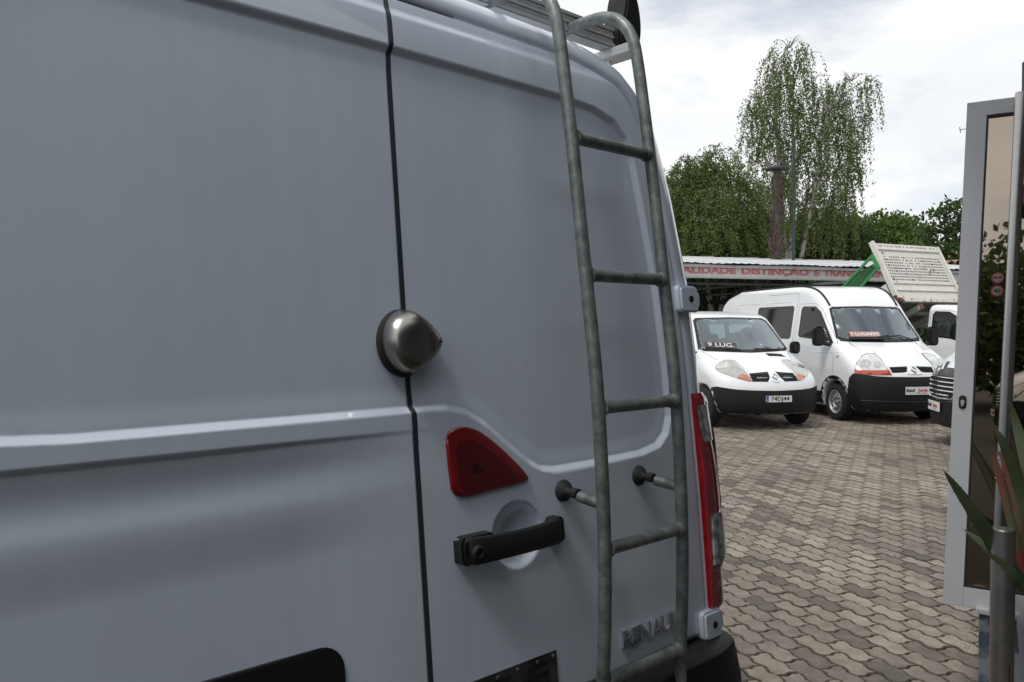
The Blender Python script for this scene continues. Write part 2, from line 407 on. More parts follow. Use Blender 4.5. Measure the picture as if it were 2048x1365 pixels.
def diamond(parent, c, x, y, sz, m=CHROME, name='badge'):
    # hollow rhombus emblem of four bars
    x = Vector(x).normalized(); y = Vector(y).normalized(); z = x.cross(y); c = Vector(c)
    w_, h_ = sz * .36, sz * .5; b = MB()
    def pt(p, t): return c + x * p[0] + y * p[1] + z * t
    O = [(w_ * .25, h_), (w_, h_ * .12), (w_, -h_ * .12), (w_ * .0 - w_ * .25, -h_), (-w_, -h_ * .12), (-w_, h_ * .12)]
    O = [(0, h_), (w_, 0.08 * h_), (w_, -.08 * h_), (0, -h_), (-w_, -.08 * h_), (-w_, .08 * h_)]
    I = [(p[0] * .52, p[1] * .52) for p in O]; n = len(O)
    vs = [pt(p, 0) for p in O] + [pt((p[0] * .76, p[1] * .76), sz * .12) for p in O] + [pt(p, 0) for p in I]
    fs = [(i, (i + 1) % n, n + (i + 1) % n, n + i) for i in range(n)] + [(n + i, n + (i + 1) % n, 2 * n + (i + 1) % n, 2 * n + i) for i in range(n)]
    b.add(vs, fs); return b.build(name, m, parent)

# ================================================================== NEAR VAN
UA = R(48); U3 = Vector((math.sin(UA), math.cos(UA), 0)); N3 = Vector((math.cos(UA), -math.sin(UA), 0))
SM = .882                                             # centre line of the van along U3
def base_s(Z):                                        # half outline of the doors: right edge for each height
    return np.interp(Z, [.5, .95, 1.25, 1.6, 1.81, 2.04, 2.20, 2.27, 2.31, 2.335, 2.35, 2.358], [1.764, 1.770, 1.776, 1.770, 1.757, 1.714, 1.664, 1.624, 1.580, 1.51, 1.40, .95])
REC = [(1.69, 1.47), (1.688, 1.60), (1.672, 1.82), (1.640, 2.02), (1.618, 2.13), (1.594, 2.185), (1.555, 2.222), (1.48, 2.243), (1.36, 2.250), (.88, 2.252), (.30, 2.250), (.19, 2.22), (.13, 2.12), (.08, 1.8), (.07, 1.6), (.10, 1.545),
       (.30, 1.535), (.88, 1.537), (.965, 1.535), (1.01, 1.524), (1.06, 1.496), (1.12, 1.447), (1.175, 1.405), (1.21, 1.387), (1.25, 1.380), (1.38, 1.380), (1.56, 1.384), (1.63, 1.396), (1.67, 1.425)]
def Dn(s, Z):
    s = np.asarray(s, float); Z = np.asarray(Z, float)
    d = -1.1 * np.maximum(Z - 2.27, 0) ** 2 - .012 * np.abs(s - SM) ** 2.2
    sd = sdpoly(REC, s, Z)
    d = d - .013 * np.clip((.001 - sd) / .012, 0, 1) - .002 * sst(-.012, -.05, sd)
    a = 1 - sst(.45, .98, s); a2 = 1 - sst(.60, .86, s)
    d = d + a * (-.009 * sst(1.506, 1.496, Z)) + a * (-.006 * sst(1.50, 1.455, Z) + .008 * sst(1.455, 1.395, Z)) - a2 * .006 * sst(1.395, 1.30, Z)
    d = d + .004 * sst(2.335, 2.315, Z)
    r = np.hypot(s - 1.125, (Z - 1.266) * 1.02) / .070
    d = d - .042 * np.clip(1 - r ** 2, 0, 1) ** .75
    return d
def FP(s, Z, d=0.0):                                  # face point -> world
    o = -1.28 - .1051 * (Z - 1.7) + d
    return U3 * s + N3 * o + Vector((0, 0, Z))
def FPd(s, Z, d=0.0): return FP(s, Z, float(Dn(s, Z)) + d)
van = empty('parked_van', (U3 * SM + N3 * -1.28), UA - PI / 2 + 0)
van['label'] = 'large shaded white van filling the left half, its rear doors closed behind a ladder'; van['category'] = 'van'; van['group'] = 'white vans'
vinv = None
bpy.context.view_layer.update()
vinv = van.matrix_world.inverted()
def toV(o):                                           # world-coordinates mesh -> child of the van
    o.data.transform(vinv); o.parent = van; return o
def door_mesh(sa, sb, zs, ns, flip=False):
    t = np.linspace(0, 1, ns); T = []
    cols = [(0, -.035, 0), (0, -.006, 0), (0, -.0015, .0015)] + [(x, 0, .0045 if x == 0 else 0) for x in t]
    V = []; nr = 0
    rows = []
    for z in zs:
        a, b = sa(z), sb(z); s = a + (b - a) * t; 
        d = Dn(s, np.full(ns, z)); row = []
        for dd, off in ((-.035, 0), (-.010, 0), (-.0002, 0)): row.append(FP(a + off, z, d[0] + dd))
        row += [FP(s[i], z, d[i]) for i in range(ns)]
        for dd, off in ((-.0002, 0), (-.010, 0), (-.035, 0)): row.append(FP(b - off, z, d[-1] + dd))
        rows.append(row)
    # bottom return
    first = rows[0]; rows.insert(0, [p - N3 * .03 for p in first])
    n = len(rows[0]); V = [p for r_ in rows for p in r_]
    F = [(i * n + j, i * n + j + 1, (i + 1) * n + j + 1, (i + 1) * n + j) for i in range(len(rows) - 1) for j in range(n - 1)]
    me = mesh(V, F); return me
zs = np.concatenate([np.arange(.905, 1.17, .012), np.arange(1.174, 1.378, .003), np.arange(1.38, 1.553, .0022), np.arange(1.556, 2.165, .008), np.arange(2.17, 2.357, .003)])
toV(link('rear_door', door_mesh(lambda z: .8872, lambda z: float(base_s(z)) - .004, zs, 300), NEARW, None, True, label='right rear door carrying the ladder and the black handle'))
toV(link('rear_door', door_mesh(lambda z: 2 * SM - float(base_s(z)) + .004, lambda z: .8772, zs, 230), NEARW, None, True, label='left rear door with the number plate recess'))
# rubber strip in the joint between the doors, and the same joint round the doors
def strip(pts, wdt, dep, name, m):
    b = MB(); n = len(pts); vs = []
    for i, (s, z) in enumerate(pts):
        a = pts[max(i - 1, 0)]; c = pts[min(i + 1, n - 1)]; t = Vector((c[0] - a[0], c[1] - a[1])).normalized(); q = (-t.y * wdt / 2, t.x * wdt / 2)
        vs += [FPd(s + q[0], z + q[1], dep), FPd(s - q[0], z - q[1], dep)]
    b.add(vs, [(2 * i, 2 * i + 1, 2 * i + 3, 2 * i + 2) for i in range(n - 1)]); return toV(b.build(name, m, None, True))
strip([(.8822, z) for z in np.arange(.90, 2.36, .006)], .0112, .0004, 'door_seal', mat('seal_rubber', (.03, .035, .042), .45))
# body: corner arc round the outline, then forward
per = [(float(base_s(z)), float(z)) for z in np.concatenate([np.arange(.52, 2.26, .03), np.arange(2.26, 2.358, .006)])] + [(s, 2.359) for s in np.arange(.93, .882, -.02)]
per += [(2 * SM - s, z) for s, z in per[::-1]]
def body_rows():
    rows = []; n = len(per)
    for i, (s, z) in enumerate(per):
        a = per[max(i - 1, 0)]; c = per[min(i + 1, n - 1)]; t = Vector((c[0] - a[0], c[1] - a[1])).normalized(); nn = Vector((t.y, -t.x))
        rr = .105 if z < 2.2 else .105 - .045 * min(1, (z - 2.2) / .12)
        if z < .55: nn = Vector((nn.x, 0)).normalized()
        d0 = float(Dn(s, z)) ; row = [FP(s, z, d0 - .035), FP(s, z, d0 - .004)]
        for k in range(0, 11):
            q = PI / 2 * k / 10; o = .018 + rr * math.sin(q); row.append(FP(s + nn.x * o, z + nn.y * o, d0 - rr * (1 - math.cos(q))))
        tum = row[-1]
        for L in (.3, .8, 1.6, 2.6, 3.6, 4.4): row.append(tum - N3 * L)
        for L, ds, dz in ((4.9, .02, .06), (5.2, .05, .25)): row.append(tum - N3 * L + Vector((0, 0, -dz * max(0, (z - .9) / 1.4))) - U3 * (ds * (1 if s > SM else -1)))
        rows.append(row)
    return rows
rows = body_rows(); n = len(rows[0]); V = [p for r_ in rows for p in r_]
F = [(i * n + j, (i + 1) * n + j, (i + 1) * n + j + 1, i * n + j + 1) for i in range(len(rows) - 1) for j in range(n - 1)]
me = mesh(V, F); bm = bmesh.new(); bm.from_mesh(me); bmesh.ops.recalc_face_normals(bm, faces=bm.faces); bm.to_mesh(me); bm.free()
toV(link('body', me, NEARW, None, True))
# front end of the body (out of the picture): closing nose, floor
b = MB(); fr = [r_[-1] for r_ in rows]; c0 = sum(fr, Vector()) / len(fr)
b.add(fr + [c0 - N3 * .25], [(i, (i + 1) % len(fr), len(fr)) for i in range(len(fr))]); toV(b.build('front_end', NEARW, None, True))
b = MB(); b.prism([(-.02 + .05, 0), (1.80, 0), (1.80, 5.1), (.03, 5.1)], lambda a, q, t: U3 * a + N3 * (-1.40 - q) + Vector((0, 0, t)), .42, .56); toV(b.build('floor_pan', BLKPL))
for s in (.12, 1.66):
    for L in (1.0, 4.3):
        t = MB().lathe([(.2, .1), (.29, .1), (.335, .07), (.335, -.07), (.29, -.1), (.2, -.1)], U3 * s - N3 * (1.3 + L) + Vector((0, 0, .335)), U3, 32)
        toV(t.build('tyre', TYRE, None, True)); t = MB().lathe([(.2, .1), (.17, .04), (.03, .05), (.001, .06)], U3 * s - N3 * (1.3 + L) + Vector((0, 0, .335)), U3 * (1 if s > 1 else -1), 28)
        toV(t.build('rim', RIM, None, True))
# rear bumper with step
def bsec(s):
    e = max(0, abs(s - SM) - .80); cv = e * e * 1.5
    return [(.895, -.03), (.893, .045 - cv), (.88, .065 - cv), (.80, .078 - cv), (.62, .075 - cv), (.50, .05 - cv), (.46, -.05)]
ss = np.concatenate([np.linspace(SM - .95, SM - .8, 10), np.linspace(SM - .78, SM + .78, 14), np.linspace(SM + .8, SM + .95, 12)])
b = MB(); vs = []; K = len(bsec(0))
for s in ss: vs += [FP(s, z, d) for z, d in bsec(s)]
for side in (1,):
    s = SM + .985
    for q in (.1, .3, .6): vs += [FP(SM + .957, z - .012, (d if i not in (0, K - 1) else d) - .05 - q) for i, (z, d) in enumerate(bsec(SM + .95))]
nn = len(vs) // K
b.add(vs, [(i * K + j, (i + 1) * K + j, (i + 1) * K + j + 1, i * K + j + 1) for i in range(nn - 1) for j in range(K - 1)])
toV(b.build('rear_bumper', BUMP, None, True))
# tail lamp: red housing wrapped round the corner
def corner(Z, phi, bul):                               # phi 0..1 of a quarter turn
    s = float(base_s(Z)); d0 = float(Dn(s, Z)); r0 = .105; q = PI / 2 * phi
    return FP(s + .003 + .026 * min(1, phi * 6) + (r0 + bul) * math.sin(q), Z, d0 - r0 + (r0 + bul) * math.cos(q))
def lampzone(name, zz, f0, f1, bul, m, parent=None, ns=9, bev=.006):
    rows = []
    for i, z in enumerate(zz):
        a, c = f0(z), f1(z); row = []
        row.append(corner(z, a, -.004)); 
        for k in range(ns):
            ph = a + (c - a) * k / (ns - 1); row.append(corner(z, ph, bul(z)))
        row.append(corner(z, c, -.004)); rows.append(row)
    top = [corner(zz[-1], f0(zz[-1]) + (f1(zz[-1]) - f0(zz[-1])) * min(max((k - 1) / (ns - 1), 0), 1), -.004) for k in range(ns + 2)]
    bot = [corner(zz[0], f0(zz[0]) + (f1(zz[0]) - f0(zz[0])) * min(max((k - 1) / (ns - 1), 0), 1), -.004) for k in range(ns + 2)]
    rows = [bot] + rows + [top]; n = len(rows[0])
    b = MB().add([p for r_ in rows for p in r_], [(i * n + j, i * n + j + 1, (i + 1) * n + j + 1, (i + 1) * n + j) for i in range(len(rows) - 1) for j in range(n - 1)])
    o = toV(b.build(name, m, None, True)); 
    if parent is not None: o.parent = parent
    return o
I_ = np.interp
zz = np.linspace(.952, 1.522, 60)
redw = lambda z: I_(z, [.95, 1.06, 1.062, 1.24, 1.245, 1.36, 1.44, 1.52], [.50, .52, .60, .60, .62, .60, .40, .36])
tl = lampzone('tail_lamp', zz, lambda z: .03, redw, lambda z: I_(z, [.95, .96, 1.055, 1.065, 1.16, 1.30, 1.37, 1.43, 1.51, 1.523], [.004, .013, .015, .021, .022, .022, .018, .010, .008, .002]), REDL)
lampzone('reversing_lens', np.linspace(1.075, 1.205, 18), lambda z: .045 + .2 * max(0, z - 1.19), lambda z: .50, lambda z: I_(z, [1.07, 1.09, 1.19, 1.21], [.024, .029, .029, .024]), CLEARL, tl)
lampzone('side_lens', np.linspace(1.395, 1.490, 16), lambda z: .06 + (1.49 - z) * .3, lambda z: .345, lambda z: I_(z, [1.3, 1.5], [.026, .013]), CLEARL, tl)
lampzone('outer_lens', np.linspace(1.07, 1.495, 30), lambda z: redw(z) - .05, lambda z: .98, lambda z: I_(z, [1.06, 1.24, 1.36, 1.44, 1.5], [.028, .030, .028, .020, .010]), mat('smoky_lens', (.20, .17, .165), .08, coat=1, var=.2, vscale=20), tl)
# hinges
def hinge(zc, hh, s0, s1):
    he = MB(); P = rrect(s0, zc - hh, s1, zc + hh, .012, 4)
    he.prism(P, lambda a, q, t: FP(a, q, t - .02), -.05, .035); o = toV(he.build('door_hinge', NEARW, None, True, bevel=.006))
    q = MB().lathe([(.001, .002), (.0085, .002), (.0095, -.002)], FP(s0 + (s1 - s0) * .55, zc, .0155), N3, 14); x = toV(q.build('hinge_hole', HOLE)); x.parent = o
    q = MB().box((0, 0, 0), (.001, .001, .001)); 
    k = MB().prism(rrect(s1 - .006, zc - hh * .55, s1 + .022, zc + hh * .55, .006, 3), lambda a, q_, t: FP(a, q_, t), -.075, .002); y = toV(k.build('hinge_leaf', NEARW, None, True, bevel=.004)); y.parent = o
hinge(1.775, .036, 1.747, 1.828); hinge(.925, .036, 1.735, 1.812)
# recess for the number plate on the left door
P = chaikin([(-.05, .905), (.712, .905), (.706, 1.155), (-.05, 1.155)], 0); P = rrect(-.10, .88, .708, 1.152, .045, 6)
b = MB(); b.prism(P, lambda a, q, t: FP(a, q, t), -.05, float(Dn(np.linspace(.5,.708,8), np.full(8, 1.15)).max()) + .003); toV(b.build('plate_recess', mat('recess_black', (.012, .012, .013), .4), None, False, bevel=.002))
# polished vent plate low on the right door
ve = MB(); ve.prism([(.955, .80 + .11), (1.209, .91), (1.209, 1.008), (.955, 1.008)], lambda a, q, t: FP(a, q, float(Dn(1.1, .98)) + t), -.002, .0035)
vo = toV(ve.build('vent_plate', mat('polished_plate', (.30, .29, .28), .13, metal=1, col2=(.05, .05, .05), vscale=9, det=2, bump=.25, bscale=18), None, False, bevel=.001))
for i in range(4):
    for c in (1.05, 1.155):
        x = MB().prism(rrect(c - .032, .925 + i * .020, c + .028, .935 + i * .020, .0048, 3), lambda a, q, t: FP(a, q, float(Dn(1.1, .98)) + t), .003, .0042).build('vent_slot', HOLE); toV(x); x.parent = vo
for c in (.985, 1.04, 1.095, 1.15, 1.197): x = MB().lathe([(.0045, 0), (.0045, .002), (.0015, .0032), (.0, .0032)], FP(c, 1.000, float(Dn(1.1, .98)) + .0035), N3, 10).build('screw', CHROME); toV(x); x.parent = vo
# maker's lettering, chrome
fx = U3; fy = (FP(1.4, 1.1) - FP(1.4, 1.0)).normalized()
t = text_obj('RENAULT', .052, frame(FPd(1.421, .972, .004), fx, fy), mat('chrome_letters', (.75, .76, .78), .22, metal=1), None, 'chrome_lettering', .0030, .0006, 'LEFT', 1.10, bev=.0011); toV(t)
# handle
hz0 = 1.2625
def hsec(s):
    t = (s - .955) / .29; arch = .022 + .018 * math.sin(PI * min(max(t, 0), 1)) ** .8; w_ = .0285 - .004 * math.sin(PI * t)
    return arch, w_
vs = []; K = 12; ss = np.linspace(.955, 1.247, 30)
for i, s in enumerate(ss):
    arch, w_ = hsec(s); e = min(1, (min(i, 29 - i) / 3.0)) ** .5; e = max(e, .12)
    for k in range(K):
        q = 2 * PI * k / K; cz = math.copysign(abs(math.cos(q)) ** .6, math.cos(q)); sz = math.copysign(abs(math.sin(q)) ** .6, math.sin(q))
        vs.append(FPd(s, hz0 + w_ * cz * (.75 + .25 * e), 0) + N3 * ((arch + .013 * sz) * e + .0))
for i, s in enumerate(ss): pass
fs = [(i * K + k, i * K + (k + 1) % K, (i + 1) * K + (k + 1) % K, (i + 1) * K + k) for i in range(29) for k in range(K)] + [tuple(range(K))[::-1], tuple(29 * K + k for k in range(K))]
Dbowl = Dn
HB = mat('handle_plastic', (.012, .013, .014), .38)
# keep the bar clear of the dish: base plates at both ends
def Dflat(s, Z): return float(-.012 * abs(s - SM) ** 2.2)
vs = []
for i, s in enumerate(ss):
    arch, w_ = hsec(s); e = max(min(1, (min(i, 29 - i) / 3.0)) ** .5, .12)
    for k in range(K):
        q = 2 * PI * k / K; cz = math.copysign(abs(math.cos(q)) ** .6, math.cos(q)); sz = math.copysign(abs(math.sin(q)) ** .6, math.sin(q))
        vs.append(FP(s, hz0 + w_ * cz * (.75 + .25 * e), Dflat(s, 0) + (arch + .012 * sz) * e))
ho = toV(MB().add(vs, fs).build('door_handle', HB, None, True))
for a0, a1, nm in ((.958, 1.045, 'lock_housing'), (1.205, 1.244, 'handle_foot')):
    b = MB().prism(rrect(a0, hz0 - .027, a1, hz0 + .027, .012, 4), lambda a, q, t: FP(a, q, Dflat(a, 0) + t), -.004, .030); x = toV(b.build(nm, HB, None, True, bevel=.006)); x.parent = ho
x = toV(MB().lathe([(.0, .0), (.008, .0), (.010, .004), (.013, .002), (.014, -.004)], FP(.985, hz0, Dflat(.98, 0) + .044), N3, 18).build('key_slot', RUB, None, True)); x.parent = ho
# red corner lamp
lp = chaikin([(.951, 1.497), (.995, 1.502), (1.035, 1.492), (1.085, 1.457), (1.165, 1.385), (1.162, 1.370), (1.06, 1.366), (.960, 1.358), (.953, 1.42)], 2)
def lampcap(poly, hgt, inset, m, name, base=0.0):
    c = (sum(p[0] for p in poly) / len(poly), sum(p[1] for p in poly) / len(poly)); rings = []
    for k, (sc, hh) in enumerate(((1, -.002), (1, hgt * .55), (1 - inset * .35, hgt * .86), (1 - inset, hgt), (.5, hgt * 1.04), (.0, hgt * 1.05))):
        rings.append([FP(c[0] + (p[0] - c[0]) * sc, c[1] + (p[1] - c[1]) * sc, Dflat(p[0], 0) + base + hh) for p in poly])
    n = len(poly); b = MB().add([p for r_ in rings for p in r_], [(i * n + k, i * n + (k + 1) % n, (i + 1) * n + (k + 1) % n, (i + 1) * n + k) for i in range(len(rings) - 1) for k in range(n)])
    return toV(b.build(name, m, None, True))
lo = lampcap(lp, .012, .10, mat('red_lamp', (.20, .003, .008), .16, coat=.7, spec=.6), 'corner_lamp')
inner = [(c[0] * .74 + 1.035 * .26 - .004, c[1] * .72 + 1.418 * .28 - .003) for c in lp]
x = lampcap(inner, .0016, .06, mat('red_lamp_core', (.11, .002, .005), .18, coat=.6), 'lamp_core', .0118); x.parent = lo
x = lampcap([(p[0] * .16 + 1.02 * .84, p[1] * .16 + 1.415 * .84) for p in lp], .002, .2, mat('red_lamp_dark', (.04, .001, .002), .3, coat=.5), 'lamp_core', .0132); x.parent = lo
# dome lock across the joint
lk = empty('door_lock', (0, 0, 0)); lk['label'] = 'domed stainless steel security lock over the joint between the van doors'; lk['category'] = 'lock'
lk.location = FP(.885, 1.672, 0)
def tear(q, sc=1, ds=0, dz=0):
    # rounded at left, pointed at right
    c, s = math.cos(q), math.sin(q); r = .062
    x = -.006 + (c * .068 if c > 0 else c * .056); wv = r * (1 - .42 * max(0, c) ** 1.2) if c > 0 else r
    z = s * wv * (1.0 if c <= 0 else (1 - .0 * c))
    return (.884 + x * sc + ds, 1.672 + z * sc + dz)
def lockpart(name, prof, m, ds=0, dz=0, n=48):
    rings = []
    for sc, hh in prof: rings.append([FP(*tear(2 * PI * k / n, sc, ds, dz), Dflat(.9, 0) + hh - .014) for k in range(n)])
    b = MB().add([p for r_ in rings for p in r_], [(i * n + k, i * n + (k + 1) % n, (i + 1) * n + (k + 1) % n, (i + 1) * n + k) for i in range(len(rings) - 1) for k in range(n)])
    o = b.build(name, m, None, True); o.data.transform(Matrix.Translation(-lk.location)); o.parent = lk; return o
lockpart('gasket', [(1.05, 0), (1.06, .010), (1.0, .014), (.9, .015)], RUB, -.003, -.003)
lockpart('dome', [(1.0, .006), (1.0, .014), (.985, .026), (.95, .036), (.89, .045), (.80, .051), (.66, .056), (.50, .0585), (.3, .060), (.0, .0605)], mat('lock_steel', (.36, .345, .325), .30, metal=1, var=.03, vscale=90))
def lockdisc(s, z, r, h, m, nm, ax=None):
    o = MB().lathe([(0, .001), (r * .9, .001), (r, -.003)], FP(s, z, h) - lk.location, ax or (N3 + U3 * .25), 20).build(nm, m, lk, True); return o
lockdisc(.931, 1.672, .0085, .0375, mat('lock_dark', (.10, .09, .085), .4, metal=.8), 'key_cylinder', N3 + U3 * .75)
b = MB().bar(FP(.927, 1.672, .0415) - lk.location, FP(.936, 1.672, .0345) - lk.location, .0035, .003)
b.build('key_slot', HOLE, lk)
lockdisc(.846, 1.677, .0065, .037, mat('lock_dark', (.10, .09, .085), .4, metal=.8), 'cover_cap', N3 - U3 * .45)
t = text_obj('WÜRTH', .0105, frame(FP(.9075, 1.672, .0472) - lk.location, fy, -(U3 - N3 * .22)), mat('lock_print', (.035, .033, .03), .5), lk, 'lettering', .0004, .0001)
# ladder
ld = empty('ladder', FP(1.41, 1.0, .1)); ld['label'] = 'galvanised tube ladder fixed to the rear door of the near van'; ld['category'] = 'ladder'
def ldP(s, Z, d): return FP(s, Z, d) - ld.location
prof = [(.62, .050), (.9, .072), (1.1, .098), (1.3, .115), (1.57, .124), (1.8, .117), (2.06, .108), (2.25, .098), (2.34, .092), (2.40, .084), (2.445, .062), (2.475, .028), (2.490, -.02), (2.492, -.10), (2.488, -.22), (2.47, -.42), (2.44, -.50)]
for s in (1.272, 1.545):
    MB().tube(bez([ldP(s, z, d) for z, d in prof], 5), .0148, 16).build('rail', GALV, ld, True)
pd = lambda z: float(I_(z, [a for a, _ in prof[:10]], [b for _, b in prof[:10]]))
for z in (.945, 1.228, 1.527, 1.812, 2.115):
    a, c = ldP(1.272, z, pd(z)), ldP(1.545, z, pd(z)); MB().tube([a, a.lerp(c, .5), c], .0137, 16).build('rung', GALV, ld, True)
    for e, sg in ((a, 1), (c, -1)):
        dd = (c - a).normalized() * sg; MB().tube([e + dd * .010, e + dd * .016, e + dd * .022], [.019, .0185, .0155], 12).build('weld', GALV, ld, True)
for s, e in ((1.272, -.004), (1.545, -.010)):
    z = 1.337; d0 = Dflat(s, 0); q0 = pd(z - .01)
    st = MB().tube([ldP(s + e * .3, z - .006, d0 + .052), ldP(s, z - .012, q0 - .005)], .0125, 14).build('standoff', GALV, ld, True)
    cu = MB().lathe([(.024, 0), (.025, .006), (.023, .012), (.012, .020), (.008, .026), (.008, .034), (.0115, .036), (.0115, .052), (.0, .054)], ldP(s + e, z, d0 - .001), N3, 22).build('rubber_foot', RUB, st, True)
# roof rack
rk = empty('roof_rack', FP(1.0, 2.42, -.25)); rk['label'] = 'aluminium roof rack with black end cap on top of the near van'; rk['category'] = 'roof rack'
def rkP(s, Z, q): return U3 * s + N3 * (-1.36 - q) + Vector((0, 0, Z)) - rk.location
for q in (.12, 1.5, 2.9):
    b = MB(); 
    for i in range(5): b.prism([(.0, 2.484 + i * .0105), (1.735, 2.484 + i * .0105), (1.735, 2.491 + i * .0105), (.0, 2.491 + i * .0105)], lambda a, c, t: rkP(a, c, t), q + .004 * (i % 2) , q + .05)
    b.prism([(.01, 2.480), (1.73, 2.480), (1.73, 2.537), (.01, 2.537)], lambda a, c, t: rkP(a, c, t), q + .006, q + .045)
    b.build('crossbar', ALU, rk)
    
    for s, sg in ((1.755, 1), (.015, -1)):
        P = chaikin([(s, 2.465), (s + sg * .04, 2.475), (s + sg * .062, 2.53), (s + sg * .055, 2.60), (s + sg * .030, 2.655), (s + sg * .0, 2.65), (s - sg * .012, 2.57), (s - sg * .040, 2.535), (s - sg * .035, 2.475)], 2)
        MB().prism(P, lambda a, c, t: rkP(a, c, t), q - .02, q + .06).build('end_cap', BLKPL, rk, True, bevel=.006)
for s in (1.735, .03):
    b = MB(); b.prism([(s - .028, 2.452), (s + .028, 2.452), (s + .028, 2.480), (s - .028, 2.480)], lambda a, c, t: rkP(a, c, t), .06, 3.1); o = b.build('side_rail', mat('rail_white', (.6, .6, .6), .35, metal=.2), rk, bevel=.003)
    for q in (.3, 1.6, 3.0): MB().box(rkP(s - (.10 if s > 1 else -.10), 2.42, q + .3), (.10, .05, .07)).build('rack_foot', BLKPL, rk, bevel=.01)
for q in (.135,): MB().lathe([(.0, .002), (.007, .002), (.008, -.002)], rkP(1.735, 2.4515, q + .02), (0, 0, -1), 12).build('bolt', CHROME, rk)

# ================================================================== GROUND
def ground_mat(name, c1, c2, sc, c3=None, bump=.4):
    m = bpy.data.materials.new(name); m.use_nodes = True; nt = m.node_tree; p = nt.nodes['Principled BSDF']
    t = nt.nodes.new('ShaderNodeTexCoord'); n = nt.nodes.new('ShaderNodeTexNoise'); n.inputs['Scale'].default_value = sc; n.inputs['Detail'].default_value = 8; n.inputs['Roughness'].default_value = .7
    nt.links.new(t.outputs['Object'], n.inputs['Vector']); r = nt.nodes.new('ShaderNodeValToRGB'); nt.links.new(n.outputs[0], r.inputs[0]); nt.links.new(r.outputs[0], p.inputs[0])
    r.color_ramp.elements[0].position = .35; r.color_ramp.elements[1].position = .65
    r.color_ramp.elements[0].color = (*c1, 1); r.color_ramp.elements[1].color = (*c2, 1)
    if c3: q = r.color_ramp.elements.new(.52); q.color = (*c3, 1)
    p.inputs['Roughness'].default_value = .9
    bu = nt.nodes.new('ShaderNodeBump'); bu.inputs['Strength'].default_value = bump; bu.inputs['Distance'].default_value = .02; nt.links.new(n.outputs[0], bu.inputs['Height']); nt.links.new(bu.outputs[0], p.inputs['Normal'])
    return m
link('ground', mesh([(-300, -300, -.03), (300, -300, -.03), (300, 500, -.03), (-300, 500, -.03)], [(0, 1, 2, 3)]), ground_mat('yard_ground', (.17, .155, .14), (.27, .25, .225), 3.0), None, False, kind='structure')
PX0, PX1, PY0, PY1 = -.8, 11.5, 1.6, 18.0
jm = ground_mat('joint_soil', (.018, .016, .012), (.045, .060, .014), 5.0, (.026, .023, .015), .8)
pav = link('pavement', mesh([(PX0 - 60, PY0 - 60, -.012), (PX1 + 60, PY0 - 60, -.012), (PX1 + 60, PY1 + 4, -.012), (PX0 - 60, PY1 + 4, -.012)], [(0, 1, 2, 3)]), jm, None, False, kind='structure')
